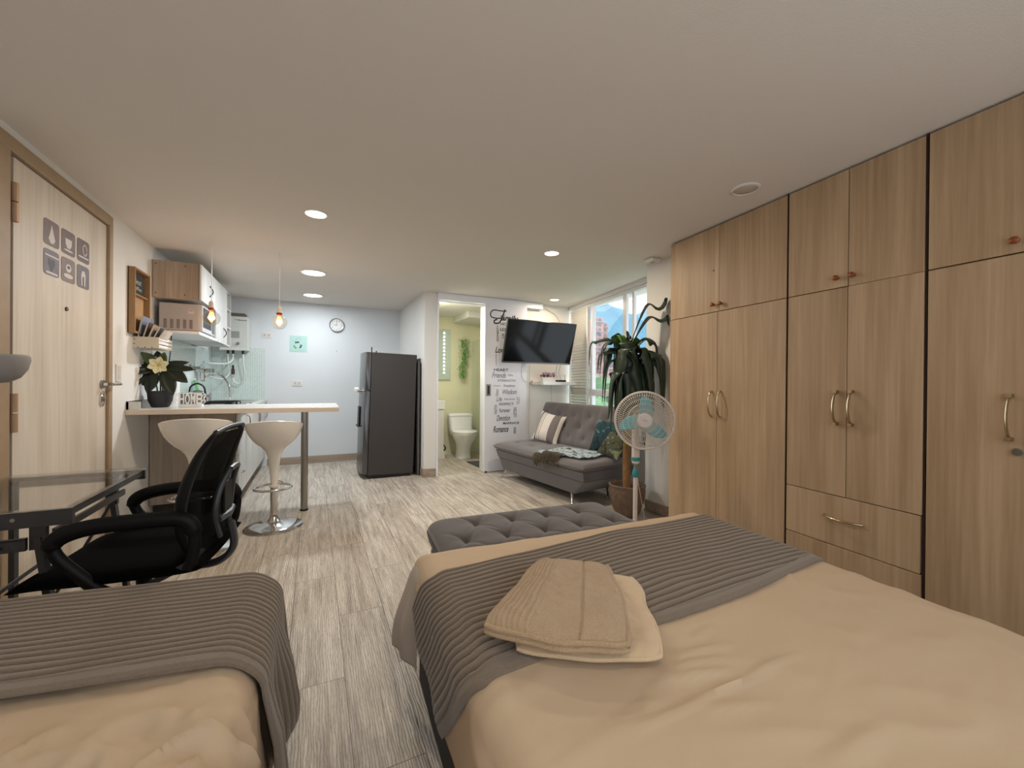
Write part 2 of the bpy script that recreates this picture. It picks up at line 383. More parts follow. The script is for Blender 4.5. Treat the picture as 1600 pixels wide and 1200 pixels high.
# ---- baseboards
BBM = wood('baseboard tile', (136, 120, 104), (156, 140, 124), (172, 158, 142), along='X')
def bb(n, poly): struct(MB().prism(poly, .10), 'baseboard_' + n, BBM, bevel=.003)
bb('kitchen', [(-.57, YB - .012), (1.165, YB - .012), (1.165, YB - .001), (-.57, YB - .001)])
bb('pillar', [(1.18, PY + .018), (1.331, PY - .014), (1.331, PY - .001), (1.19, PY + .028)])
bb('pillar_side', [(1.178, PY + .03), (1.189, PY + .031), (1.169, YB - .02), (1.158, YB - .02)])
bb('column', [(2.717, 2.36), (2.729, 2.36), (2.729, 2.81), (2.717, 2.81)])
bb('window', [(wx(2.87) - .012, 2.87), (wx(2.87) - .001, 2.87), (wx(4.84) - .001, 4.84), (wx(4.84) - .012, 4.84)])
bb('left', [(LX + .001, 3.56), (LX + .012, 3.56), (LX + .012, 4.18), (LX + .001, 4.18)])
# ---- doorway to bathroom: white jamb and header track
jm = mat('gloss white jamb', (232, 234, 238), .3)
struct(B(1.332, 1.352, PY - .03, PY + .2, 0, 2.16), 'trim_jamb', jm, bevel=.002)
struct(B(1.334, 2.80, PY - .035, PY + .055, 2.158, H - .002), 'trim_header', jm, bevel=.003)
struct(B(1.98, 2.02, PY + .06, PY + .2, 0, 2.15), 'trim_jamb_right', jm)
# seams of the wall panels under the TV
struct(MB().box(2.647, 2.651, PY + .058, PY + .06, .0, 1.40).box(3.0, 3.003, PY + .058, PY + .06, 0, 1.12), 'trim_panel_seam', mat('seam grey', (170, 168, 165), .7))

# ================================================================== ENTRANCE DOOR
door = struct(B(LX - .045, LX - .004, 2.575, 3.465, .012, 2.128), 'door_1', OAKD, 'pale wood entrance door with vertical grain', bevel=.002)
frm = MB().box(LX - .06, LX + .012, 3.468, 3.515, 0, 2.20).box(LX - .06, LX + .012, 2.42, 3.468, 2.135, 2.20).box(LX - .06, LX + .012, 2.42, 2.525, 0, 2.135)
frm.build('door_frame', FRAMEW, door, bevel=.003)
B(LX - .05, LX - .03, 2.525, 2.575, 0, 2.135).build('jamb_recess', DARKGAP, door)
hm = mat('painted hinge', (172, 140, 112), .45, .2)
for z in (.34, 1.0, 1.92):
    h = MB().cyl((LX + .012, 2.548, z - .085), .013, .082, 16).cyl((LX + .012, 2.548, z + .003), .013, .082, 16)
    h.build('hinge', hm, door, smooth=True)
h = MB().cyl((LX - .004, 3.405, 1.12), .026, .012, 24, 'X').cyl((LX, 3.405, 1.12), .01, .05, 16, 'X')
h.tube([(LX + .048, 3.405, 1.12), (LX + .05, 3.33, 1.12), (LX + .05, 3.29, 1.12)], .0085)
h.v = [Vector((p.x, 3.405 + (3.405 - p.y) * -1, p.z)) for p in h.v]
h.v = [Vector((p.x, 2 * 3.405 - p.y, p.z)) if p.x > LX + .03 else p for p in h.v]
h.build('handle', STEEL, door, smooth=True)
h = MB(); h.ring([[Vector((LX - .004 + d, 3.40 + .022 * q * cos(a), 1.025 + .045 * q * sin(a))) for a in [2 * PI * k / 28 for k in range(28)]] for d, q in ((0, 1), (.008, 1), (.013, .8))])
h.build('lock_plate', CHROME, door, smooth=True)
MB().cyl((LX + .008, 3.40, 1.03), .010, .01, 16, 'X').build('lock_cylinder', STEEL, door, smooth=True)
MB().cyl((LX - .004, 3.0, 1.525), .011, .006, 18, 'X').build('peephole', DGREY, door, smooth=True)
# coffee stickers, six
bgs = [(112, 92, 86), (104, 82, 76), (98, 72, 70), (108, 96, 104), (120, 100, 92), (100, 88, 90)]
lbls = ['brown sticker with a tall pale drop shape, top row nearest the hinges', 'brown sticker with a white coffee cup, middle of the top row on the door',
        'brown sticker with a leaning cup handle shape, top row farthest from the hinges', 'greyish sticker with a dark heart shape and stripes, bottom row nearest the hinges',
        'brown sticker with a round cup and saucer, middle of the bottom row on the door', 'brown sticker with an arched figure shape, bottom row farthest from the hinges']
scol = mat('sticker pale print', (205, 196, 190), .5); sdark = mat('sticker dark print', (52, 50, 56), .5)
for k in range(6):
    cx = 2.862 + (k % 3) * .156; cz = 1.882 - (k // 3) * .148
    t = thing('sticker', lbls[k], 'sticker', (LX - .004, cx, cz), 0, 'coffee stickers on the entrance door')
    P = plane_M((0, 0, 0), (0, 1, 0), (0, 0, 1))     # right=+y, up=+z, normal=+x
    rr = [(.068 * math.copysign(abs(cos(a)) ** .25, cos(a)), .064 * math.copysign(abs(sin(a)) ** .25, sin(a))) for a in [2 * PI * q / 32 for q in range(32)]]
    MB().prism(rr, .0015, P).build('sheet', mat('sticker %d' % k, bgs[k], .5, var=.12, vscale=30), t)
    P2 = Matrix.Translation((.0015, 0, 0)) @ P
    def el(rx, rz, x=0, z=0, n=20, d=.0006): return MB().prism([(x + rx * cos(2 * PI * q / n), z + rz * sin(2 * PI * q / n)) for q in range(n)], d, P2)
    if k == 0: MB().prism([(-.028, -.03), (-.012, -.05), (.012, -.05), (.03, -.03), (.016, .0), (0, .045), (-.012, .01)], .0006, P2).build('print', scol, t)
    elif k == 1: MB().prism([(-.032, .02), (.032, .02), (.03, -.01), (.014, -.03), (-.014, -.03), (-.03, -.01)], .0006, P2).add(*[(lambda m: (m.v, m.f))(el(.045, .005, 0, -.042))][0]).build('print', scol, t)
    elif k == 2:
        m_ = MB(); m_.tube([P2 @ Vector((.01 + .022 * cos(a), .008 + .03 * sin(a), 0)) for a in [2 * PI * q / 20 for q in range(20)]], .005, 6); m_.obox((.002, 0, -.036), (.002, .11, .008)); m_.build('print', scol, t)
    elif k == 3: MB().prism([(0, -.045), (.03, -.005), (.026, .018), (.01, .02), (0, .008), (-.01, .02), (-.026, .018), (-.03, -.005)], .0006, P2).build('print', sdark, t); MB().obox((.002, 0, .033), (.002, .12, .008)).build('stripe', scol, t); MB().obox((.002, 0, -.052), (.002, .1, .01)).build('stripe', scol, t)
    elif k == 4: el(.026, .022, 0, .012).build('print', scol, t); el(.045, .012, 0, -.03).build('saucer', scol, t); el(.014, .009, 0, .016, d=.0012).build('coffee', sdark, t)
    else: MB().prism([(-.02, -.05), (-.024, .01), (-.012, .034), (.012, .034), (.024, .01), (.02, -.05), (.008, -.05), (.008, .0), (-.008, .0), (-.008, -.05)], .0006, P2).build('print', scol, t); el(.006, .03, 0, -.025, d=.001).build('figure', sdark, t)

# light switch
def plate(name, label, c, right, up, w_, h_, n=2, group=None, cat='outlet'):
    t = thing(name, label, cat, c, 0, group); M = plane_M((0, 0, 0), right, up)
    m = MB().prism([(-w_ / 2, -h_ / 2), (w_ / 2, -h_ / 2), (w_ / 2, h_ / 2), (-w_ / 2, h_ / 2)], .008, M); m.build('plate', WPLAST, t, bevel=.003)
    for k in range(n):
        if w_ > h_: cx, cy, a, b = (k - (n - 1) / 2) * w_ / n * .8, 0, w_ / n * .34, h_ * .3
        else: cx, cy, a, b = 0, (k - (n - 1) / 2) * h_ / n * .8, w_ * .28, h_ / n * .36
        q = MB().prism([(cx - a, cy - b), (cx + a, cy - b), (cx + a, cy + b), (cx - a, cy + b)], .0105, M)
        q.build('rocker' if cat == 'switch' else 'socket', mat('socket white', (205, 202, 198), .4), t, bevel=.001)
        if cat != 'switch':
            MB().prism([(cx - .006, cy - .008), (cx - .003, cy - .008), (cx - .003, cy + .008), (cx - .006, cy + .008)], .0112, M).prism([(cx + .003, cy - .008), (cx + .006, cy - .008), (cx + .006, cy + .008), (cx + .003, cy + .008)], .0112, M).build('slot', BLACK, t)
    return t
plate('light_switch', 'white double wall switch on the left wall past the entrance door', (LX, 3.627, 1.195), (0, 1, 0), (0, 0, 1), .075, .118, 2, cat='switch')
plate('wall_outlet', 'white wall outlet high on the kitchen wall beside the water heater', (-.586, YB, 1.765), (1, 0, 0), (0, 0, 1), .125, .075, 2)
plate('wall_outlet', 'white wall outlet below the recycling poster on the kitchen wall', (-.22, YB, 1.122), (1, 0, 0), (0, 0, 1), .125, .085, 2)

# ================================================================== WARDROBES
WANG = math.atan2(WD.y, WD.x)
WO = Vector((2.486, 2.314, 0))
def wardrobe(label, s0, s1):
    t = thing('wardrobe', label, 'wardrobe', WO + WD * s0, WANG, 'built-in oak wardrobe units'); return t
def leaf(t, x0, x1, z0, z1, name='door'):
    return B(x0, x1, 0, .018, z0, z1).build(name, OAK, t, bevel=.0015)
def knob(d, x, z):
    k = MB().tube([(x, 0, z), (x, -.012, z), (x, -.016, z), (x, -.026, z), (x, -.03, z)], [.006, .006, .013, .014, .008], 18)
    k.build('knob', COPPER, d, smooth=True)
def pull(d, x, z0, z1, flat=False, horiz=False):
    L_ = z1 - z0; P = []
    for i in range(13):
        a = i / 12; P.append((x, -.004 - .034 * sin(PI * a) ** .55, z0 + L_ * a))
    if horiz: P = [(x + (p[2] - z0), p[1], z0) for p in P]
    if flat:
        m = MB().tube(P, .0085, 8, flat=.45, up=(1, 0, 0)); 
        for e in (P[0], P[-1]): m.obox((e[0], -.012, e[2]), (.018, .026, .014))
    else: m = MB().tube(P, [.0075 if i in (0, 12) else .0055 for i in range(13)], 10)
    m.build('handle', BRASS, d, smooth=True)
g = .0015
# unit A (far)
A = wardrobe('far light oak wardrobe unit with two tall doors, beside the fan', 0, .917)
B(0.0, .913, .02, .56, 0, H - .004).build('body', OAK, A)
B(.913, .917, .004, .5, 0, H - .004).build('seam_shadow', DARKGAP, A)
B(.003, .91, .0185, .02, H - .02, H - .004).build('top_gap', DARKGAP, A)
d1 = leaf(A, .001, .452 - g / 2, 1.647, H - .012); d2 = leaf(A, .452 + g / 2, .912, 1.647, H - .012)
knob(d1, .413, 1.694); knob(d2, .476, 1.692)
MB().cyl((.437 - .03, -.0006, 1.93), .006, .002, 14, 'Y').build('plug_hole', DARKGAP, d1)
d3 = leaf(A, .001, .442 - g, .08, 1.643); d4 = leaf(A, .442 + g, .912, .08, 1.643)
pull(d3, .402, .93, 1.105); pull(d4, .474, .93, 1.107)
B(0, .912, .01, .02, 0, .078).build('plinth', OAK, A)
# unit B
Bu = wardrobe('middle light oak wardrobe unit with a drawer beneath two doors', .922, 1.515)
w_ = .593
B(0.0, w_, .02, .56, 0, H - .004).build('body', OAK, Bu)
B(w_, w_ + .007, .006, .5, 0, H - .004).build('seam_shadow', DARKGAP, Bu)
B(.299, .303, .015, .0195, 1.645, H - .01).build('seam_shadow', DARKGAP, Bu)
for zz in (1.645, .59, .335): B(.002, w_ - .002, .015, .0196, zz - .002, zz + .002).build('seam_shadow', DARKGAP, Bu)
e1 = leaf(Bu, .002, .299, 1.647, H - .012); e2 = leaf(Bu, .303, w_ - .002, 1.646, H - .012)
knob(e1, .257, 1.694); knob(e2, .329, 1.693)
e3 = leaf(Bu, .002, .2985, .592, 1.643); e4 = leaf(Bu, .3015, w_ - .002, .592, 1.6445)
pull(e3, .257, .957, 1.119, True); pull(e4, .325, .957, 1.121, True)
e5 = leaf(Bu, .002, w_ - .006, .337, .588, 'drawer'); pull(e5, .205, .478, .478 + .17, horiz=True)
leaf(Bu, .002, w_ - .002, .0, .333, 'plinth')
# unit C
Cu = wardrobe('nearest light oak wardrobe unit with a keyed door lock', 1.523, 2.6)
B(0.0, 1.2, .02, .50, 0, H - .004).build('body', OAK, Cu)
B(.0, 1.198, .015, .0196, 1.643, 1.648).build('seam_shadow', DARKGAP, Cu)
g1 = leaf(Cu, .004, .30, 1.648, H - .012); g2 = leaf(Cu, .303, .6, 1.648, H - .012)
g3 = leaf(Cu, .004, .30, .06, 1.643); g4 = leaf(Cu, .303, .6, .06, 1.643)
g5 = leaf(Cu, .603, 1.198, .06, 1.643); g6 = leaf(Cu, .603, 1.198, 1.648, H - .012)
knob(g1, .254, 1.691); knob(g2, .345, 1.691); pull(g3, .243, .956, 1.118, True); pull(g4, .36, .956, 1.118, True)
MB().cyl((.264, -.012, .911), .014, .012, 20, 'Y').build('lock', CHROME, g3, smooth=True)

# ================================================================== LIGHT FIXTURES
def downlight(x, y, r, z, label, col, power, on=True, name='ceiling_downlight'):
    t = thing(name, label, 'ceiling light', (x, y, z), 0, 'recessed ceiling lights')
    m = MB(); m.lathe([(r * 1.18, 0), (r * 1.18, -.006), (r * 1.02, -.009), (r * .98, -.004), (r * .98, 0)], (0, 0, 0), 40); m.build('trim_ring', mat('trim ring', (225, 220, 214), .4), t, smooth=True)
    c = tuple(int(255 * v ** .45) for v in col)
    m = MB(); m.lathe([(r * .97, -.003), (r * .9, -.0065), (r * .3, -.0085), (.001, -.009)], (0, 0, 0), 32)
    if on: m.build('diffuser', emat('glow %s' % str(c), c, 9), t, smooth=True)
    else: m.build('diffuser', mat('unlit diffuser', (190, 180, 168), .5), t, smooth=True)
    if on and power:
        l = bpy.data.objects.new('lamp_glow', bpy.data.lights.new('downlight', 'AREA')); COL.objects.link(l)
        l.data.shape = 'DISK'; l.data.size = r * 1.8; l.data.energy = power; l.data.color = col; l.parent = t; l.location = (0, 0, -.014)
    return t
downlight(0, 2.94, .062, H, 'lit warm ceiling downlight above the gap between desk and bench, left of centre', WARM, E_WARM)
downlight(1.775, 2.923, .058, H, 'lit warm ceiling downlight in front of the television', WARM, 17)
downlight(2.80, 4.53, .058, H, 'small lit warm ceiling downlight right above the television corner', WARM, 7)
downlight(-.018, 4.553, .105, H, 'lit cool white ceiling panel light nearer the bar counter', COOL, 27)
downlight(-.028, 5.74, .105, H, 'lit cool white ceiling panel light nearer the kitchen back wall', COOL, 11)
downlight(1.53, 5.15, .06, 2.19, 'lit white ceiling downlight inside the bathroom', (1, .98, .9), 15)
downlight(2.149, 1.477, .062, H, 'unlit round ceiling downlight in front of the wardrobe doors', WARM, 0, False)
downlight(.35, .0, .062, H, 'added unseen warm ceiling fill light above the heads of the beds', WARM, 4)  # weak lamp added out of view to brighten the near room
t = thing('smoke_detector', 'small white square detector on the ceiling by the window column', 'detector', (2.64, 2.66, H))
MB().box(-.05, .05, -.05, .05, -.03, 0).build('housing', WPLAST, t, bevel=.01); MB().cyl((0, 0, -.034), .02, .004).build('sensor', mat('sensor grey', (170, 168, 164), .4), t)
# pendants
AMB = mat('amber glass glow', (255, 190, 110), .02, trans=1, ior=1.06, alpha=.25)
FIL = emat('filament', (255, 150, 50), 14)
def pendant(x, y, label):
    t = thing('pendant_lamp', label, 'pendant lamp', (x, y, H), 0, 'bulb pendants over the bar counter')
    MB().tube([(0, 0, 0), (0, 0, -.47)], .0028, 8).build('cord', WPLAST, t, smooth=True)
    MB().lathe([(.004, -.455), (.014, -.46), (.018, -.475), (.018, -.50), (.021, -.503), (.021, -.512)], (0, 0, 0), 20).build('socket', mat('socket pale', (214, 196, 180), .4), t, smooth=True)
    MB().lathe([(.021, -.511), (.024, -.52), (.019, -.53)], (0, 0, 0), 20).build('collar', mat('amber collar', (120, 50, 20), .25), t, smooth=True)
    R = .06; prof = [(.017, -.522), (.022, -.54)] + [(R * sin(a), -.592 + R * cos(a) * 1.0) for a in [.5 + (PI - .52) * k / 14 for k in range(15)]]
    MB().lathe(prof, (0, 0, 0), 28, cap=False).build('bulb', AMB, t, smooth=True)
    fm = MB()
    for k in range(7):
        a = 2 * PI * k / 7; a2 = a + .45
        fm.tube([(.008 * cos(a), .008 * sin(a), -.545), (.024 * cos(a), .024 * sin(a), -.592), (.003 * cos(a2), .003 * sin(a2), -.622)], .0011, 6)
    fm.build('filament', FIL, t)
    l = bpy.data.objects.new('bulb_glow', bpy.data.lights.new('bulb', 'POINT')); COL.objects.link(l); l.data.energy = 1.6; l.data.color = (1, .6, .28); l.data.shadow_soft_size = .02
    l.parent = t; l.location = (0, 0, -.59)
pendant(-.747, 3.98, 'clear globe bulb pendant nearer the wall cabinets, glowing amber')
pendant(-.276, 3.99, 'clear globe bulb pendant farther from the wall cabinets, glowing amber')
# ================================================================== KITCHEN
# backsplash tiles
def tile_mat():
    m = bpy.data.materials.new('mint mosaic'); m.use_nodes = True; nt = m.node_tree; N = nt.nodes; L = nt.links; b = N['Principled BSDF']
    tc = N.new('ShaderNodeTexCoord'); sp = N.new('ShaderNodeSeparateXYZ'); L.new(tc.outputs['Object'], sp.inputs[0])
    ad = N.new('ShaderNodeMath'); ad.operation = 'ADD'; L.new(sp.outputs['X'], ad.inputs[0]); L.new(sp.outputs['Y'], ad.inputs[1])
    cb = N.new('ShaderNodeCombineXYZ'); L.new(ad.outputs[0], cb.inputs['X']); L.new(sp.outputs['Z'], cb.inputs['Y'])
    br = N.new('ShaderNodeTexBrick'); br.offset = 0; br.inputs['Scale'].default_value = 1; br.inputs['Brick Width'].default_value = .026; br.inputs['Row Height'].default_value = .026
    br.inputs['Mortar Size'].default_value = .0018; br.inputs['Color1'].default_value = lin((190, 204, 200)); br.inputs['Color2'].default_value = lin((200, 213, 209)); br.inputs['Mortar'].default_value = lin((222, 230, 228))
    L.new(cb.outputs[0], br.inputs['Vector']); L.new(br.outputs['Color'], b.inputs['Base Color']); b.inputs['Roughness'].default_value = .18
    bp = N.new('ShaderNodeBump'); bp.inputs['Strength'].default_value = .4; bp.inputs['Distance'].default_value = .001; bp.invert = True
    L.new(br.outputs['Fac'], bp.inputs['Height']); L.new(bp.outputs[0], b.inputs['Normal'])
    return m
TILE = tile_mat()
struct(B(LX + .001, -.60, YB - .006, YB - .0005, .90, 1.585), 'trim_backsplash', TILE, 'pale mint mosaic tiles on the kitchen back wall')
struct(B(LX + .0005, LX + .006, 4.25, YB - .007, .90, 1.53), 'trim_backsplash_left', TILE, 'pale mint mosaic tiles on the left wall')
# base cabinet
cb = thing('base_cabinet', 'grey brown base cabinet with white washed doors under the worktop', 'cabinet', (-1.19, 4.2, 0))
B(0, .575, 0, .018, .14, .862).build('end_panel', ASH, cb, bevel=.001)
B(0, .575, .018, 2.16, .14, .862).build('body', WASH, cb)
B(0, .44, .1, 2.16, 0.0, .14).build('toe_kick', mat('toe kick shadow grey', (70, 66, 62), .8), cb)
MB().cyl((.50, .14, 0), .018, .14, 16).build('leg', CHROME, cb, smooth=True)
B(.575, .578, 0.0, .018, .14, .862).build('edge_band', mat('dark edge band', (78, 62, 52), .6), cb)
ys = [.004, .42, .84, 1.26, 1.70, 2.155]
for k in range(5):
    if k == 0:
        for z0, z1 in ((.142, .50), (.503, .86)):
            d = B(.579, .597, ys[0], ys[1] - .003, z0, z1).build('drawer', WASH, cb, bevel=.0015)
            yc = (ys[0] + ys[1]) / 2; zc = (z0 + z1) / 2 + (.0 if z0 < .3 else .02)
            MB().tube([(.597, yc - .035, zc), (.615, yc - .03, zc), (.618, yc, zc), (.615, yc + .03, zc), (.597, yc + .035, zc)], .005, 8).build('handle', STEEL, d, smooth=True)
    else:
        d = B(.579, .597, ys[k], ys[k + 1] - .003, .142, .86).build('door', WASH, cb, bevel=.0015)
        yc = ys[k] + (.06 if k % 2 else .36)
        MB().tube([(.597, yc, .66), (.622, yc, .68), (.628, yc, .74), (.622, yc, .80), (.597, yc, .82)], .005, 8).build('handle', STEEL, d, smooth=True)
wk = B(-1.19, -.575, 4.19, YB - .008, .864, .90).build('worktop', COUNTERTOP, bevel=.003)
tag(wk, 'glossy pale worktop running along the left kitchen wall', 'worktop')
# bar counter
bar = thing('bar_counter', 'pale peninsula breakfast bar on one steel post', 'bar counter', (-.079, 4.067, 0))
MB().prism([(LX + .002, 3.745), (.182, 3.63), (.192, 4.33), (LX + .002, 4.38)], .036, Z(.9015)).build('bar_top', COUNTERTOP, bar, world=True, bevel=.002)
MB().prism([(LX + .002, 3.744), (.182, 3.629), (.182, 3.6275), (LX + .002, 3.7425)], .034, Z(.9025)).build('edge_band', COUNTER, bar, world=True)
MB().prism([(LX + .002, 4.19), (-.577, 4.19), (-.577, 4.24), (LX + .002, 4.24)], .0015, Z(.9)).build('joint_strip', STEEL, bar, world=True)
MB().cyl((0, 0, .012), .029, .888, 32).build('post', STEEL, bar, smooth=True)
MB().cyl((0, 0, 0), .034, .014, 32).build('foot', BLACK, bar, smooth=True)
# bar stools
def stool(x, y, label, dz=0, rz=0):
    t = thing('bar_stool', label, 'bar stool', (x, y, 0), rz, 'white bar stools at the counter')
    zt = .815 + dz
    rows = [(.325, .020), (.36, .026), (.42, .031), (.50, .037), (.56, .047), (.60, .062), (.635, .09), (.66, .122), (.69, .150), (.72, .172), (.755, .190), (.785, .199), (.797, .201)]
    R = []
    seg = 48
    for z, r in rows:
        q = []
        for k in range(seg):
            a = 2 * PI * k / seg
            s = sm(.58, .79, z)
            rx = r; ry = r * (1 - .07 * s)
            up = .062 * s * s * ((1 - sin(a)) / 2) ** 1.6 - .012 * s
            q.append(Vector((rx * cos(a), ry * sin(a), z + dz + up)))
        R.append(q)
    top = [p.copy() for p in R[-1]]
    for f, dzz in ((.965, .004), (.90, -.012), (.75, -.045), (.5, -.08), (.2, -.095), (.01, -.097)):
        R.append([Vector((p.x * f, p.y * f, zt + (p.z - zt) * f + dzz * 1.0)) for p in top])
    MB().ring(R).build('seat', IVORY, t, smooth=True, ang=60)
    MB().cyl((0, 0, .03), .026, .30 + dz, 24).build('column', CHROME, t, smooth=True)
    MB().lathe([(.034, .317 + dz), (.034, .332 + dz)], seg=24).build('collar', WPLAST, t, smooth=True)
    MB().lathe([(.205, 0), (.207, .006), (.195, .014), (.15, .022), (.08, .032), (.045, .048), (.031, .075), (.028, .10)], seg=48).build('base', CHROME, t, smooth=True)
    P = [(-.0, .02, .335 + dz), (-.06, .0, .335 + dz), (-.115, -.06, .333 + dz), (-.12, -.13, .33 + dz), (-.07, -.185, .33 + dz), (0, -.2, .33 + dz), (.07, -.185, .33 + dz), (.12, -.13, .33 + dz), (.115, -.06, .333 + dz), (.06, 0, .335 + dz), (0, .02, .335 + dz)]
    ft = spline(P, 4); ft = [Vector((p.x, -p.y, p.z)) for p in ft] if False else ft
    MB().tube(ft, .009, 10).build('footrest', CHROME, t, smooth=True)
    MB().tube([(.028, 0, .36 + dz), (.06, .01, .345 + dz)], .004, 8).build('lever', CHROME, t, smooth=True)
stool(-.283, 3.70, 'white scooped bar stool on a chrome base, the one beside the steel post', 0, 0)
stool(-.715, 3.40, 'white scooped bar stool partly hidden behind the black desk chair', .055, math.radians(4))

# wall cabinet
wc = thing('wall_cabinet', 'wood sided wall cabinet with white washed doors and open end niches', 'cabinet', (-1.19, 4.25, 1.53))
def wcb(x0, x1, y0, y1, z0, z1): return B(x0, x1, y0 - 0, y1, z0, z1)
WB = wood('wall cabinet brown', (146, 128, 110), (164, 146, 128), (180, 163, 146))
B(0, .303, 0, .018, .295, .60).build('side_panel', WB, wc)
B(.303, .3065, 0, .018, .295, .60).build('edge_band', mat('dark edge band', (78, 62, 52), .6), wc)
B(0, .303, .018, .575, .295, .60).build('upper_body', WASH, wc)
B(0, .303, .577, 1.125, 0, .60).build('tall_body', WASH, wc)
dA = B(.3075, .322, .001, .573, .296, .599).build('door', WASH, wc, bevel=.001)
dB = B(.3075, .322, .578, 1.122, .003, .599).build('door', WASH, wc, bevel=.001)
for d, yc, zc in ((dA, .30, .43), (dB, .93, .12)):
    for sgn in (1,):
        MB().tube([(.322 + .022 * sin(PI * k / 10), yc + sgn * .02 * sin(PI * k / 10), zc + .10 * (k / 10 - .5)) for k in range(11)], .005, 8).build('handle', DGREY, d, smooth=True)
n = MB().box(0, .32, 1.126, 1.14, 0, .60).box(0, .015, 1.14, 1.36, 0, .60).box(0, .32, 1.14, 1.36, 0, .014).box(0, .32, 1.14, 1.36, .586, .60).box(0, .32, 1.345, 1.36, 0, .6)
n.box(.0, .32, 1.14, 1.345, .20, .213).box(0, .32, 1.14, 1.345, .40, .413)
n.build('niche', WASH, wc)
B(.015, .018, 1.14, 1.345, .014, .586).build('niche_back', WB, wc)
B(0, .325, -.09, .575, -.0, .022).build('shelf', mat('white shelf', (222, 224, 226), .35), wc, bevel=.002)
B(.325, .328, -.09, .575, 0, .022).build('shelf_edge', mat('shelf edge white', (240, 240, 244), .3), wc)
for y, z in ((.0, .57), (.0, .33)):
    for x in (.02, .21): MB().cyl((x, -.0015, z), .005, .002, 10, 'Y').build('screw_cap', DGREY, wc)
# microwave
mw = thing('microwave', 'silver beige microwave with vent slots on the shelf under the cabinet', 'microwave', (-1.155, 4.27, 1.5535))
B(0, .272, 0, .46, .012, .238).build('casing', mat('microwave grey', (172, 165, 160), .45, .2), mw, bevel=.006)
B(.272, .292, 0, .46, .014, .236).build('front_panel', mat('microwave front', (190, 192, 194), .35), mw, bevel=.003)
B(.292, .294, .02, .32, .05, .22).build('window', BLACK, mw)
B(.292, .295, .345, .445, .03, .22).build('control_panel', mat('control panel', (90, 90, 92), .4), mw)
B(.294, .296, .36, .43, .19, .21).build('display', emat('display teal', (60, 120, 110), .3), mw)
vs = mat('vent dark', (88, 78, 74), .7)
for k in range(5):
    vm = MB()
    for j in range(9): vm.box(.03 + k * .043, .052 + k * .043, -.0012, .001, .03 + j * .0085, .035 + j * .0085)
    vm.build('vent', vs, mw)
vm = MB()
for j in range(5): vm.box(.195 + j * .008, .2 + j * .008, -.0012, .001, .155, .175)
vm.tube([(.19 + .045 * (k / 10), -.0005, .178 + .02 * sin(PI * k / 10)) for k in range(11)], .0015, 6)
vm.build('emblem', mat('emblem pale', (205, 198, 192), .4), mw)
for x, y in ((.03, .04), (.25, .04), (.03, .42), (.25, .42)): MB().cyl((x, y, 0), .012, .013, 12).build('foot', BLACK, mw)
tag(MB().tube(spline([(-1.11, 4.42, 1.528), (-1.10, 4.36, 1.40), (-1.105, 4.34, 1.25), (-1.10, 4.36, 1.05), (-1.13, 4.40, .945)], 6), .004, 8).build('power_cable', BLACK, smooth=True), 'black power cable hanging from the microwave shelf down to the bar', 'cable')

# water heater
wh = thing('water_heater', 'white gas water heater with a dark flue on the kitchen back wall', 'water heater', (-1.07, 6.17, 1.535))
B(0, .295, 0, .20, 0, .43).build('casing', mat('heater enamel', (206, 208, 202), .35), wh, bevel=.006)
B(-.003, .298, -.004, .01, .0, .025).build('lip', mat('heater lip', (214, 214, 208), .35), wh)
m = MB(); m.prism([(.05, .43), (.275, .43), (.275, .455), (.26, .475), (.05, .475)], .15, Matrix(((1, 0, 0, 0), (0, 0, 1, .03), (0, 1, 0, 0), (0, 0, 0, 1)))); m.build('flue_collar', mat('flue taupe', (96, 88, 80), .5), wh, smooth=True)
B(.11, .205, -.002, .001, .155, .24).build('panel_label', mat('heater label', (150, 154, 152), .5), wh)
MB().cyl((.19, -.02, .085), .018, .021, 20, 'Y').build('knob', mat('heater knob', (120, 122, 120), .4), wh, smooth=True)
text('Bosch', (.095, .014), mat('ink grey', (40, 42, 48), .6), 'logo_lettering', wh, plane_M((.235, -.0045 + .004 - .001, .385), (1, 0, 0), (0, 0, 1)), bold=.01)
MB().lathe([(.006, -.0005), (.006, .0005)], (0, 0, 0)).build('logo_ring', mat('ink grey', (40, 42, 48), .6), wh).matrix_local = Matrix.Translation((.165, -.001, .385)) @ Matrix.Rotation(PI / 2, 4, 'X')
for x in (.075, .13, .235): MB().cyl((x, .06, -.045), .013, .045, 16).build('connector', BLACK, wh, smooth=True)
HOSE = mat('white hose', (214, 218, 214), .4)
hx = lambda px: -1.07 + px
def hose(name, label, P, r=.011, m=None): return tag(MB().tube(spline(P, 7), r, 10).build(name, m or HOSE, smooth=True), label, 'pipe')
hose('hose', 'white hose looping from the heater right outlet down and back up', [(hx(.235), 6.23, 1.49), (hx(.24), 6.24, 1.35), (hx(.25), 6.27, 1.22), (hx(.21), 6.3, 1.125), (hx(.14), 6.3, 1.12), (hx(.115), 6.31, 1.18)])
hose('hose', 'white hose curving from the heater middle outlet to the tap', [(hx(.13), 6.23, 1.49), (hx(.125), 6.22, 1.42), (hx(.08), 6.15, 1.365), (hx(-.03), 6.02, 1.355), (-1.16, 5.8, 1.36)])
hose('hose', 'white hose running from the heater left outlet down behind the tap', [(hx(.075), 6.23, 1.49), (hx(.08), 6.22, 1.35), (hx(.09), 6.24, 1.25), (hx(.05), 6.2, 1.18), (hx(0), 6.1, 1.17), (-1.12, 5.9, 1.2), (-1.16, 5.72, 1.235)], .008)
t = thing('gas_valve', 'red brown inline valve on the tiled wall under the heater', 'valve', (hx(.115), 6.33, 1.19))
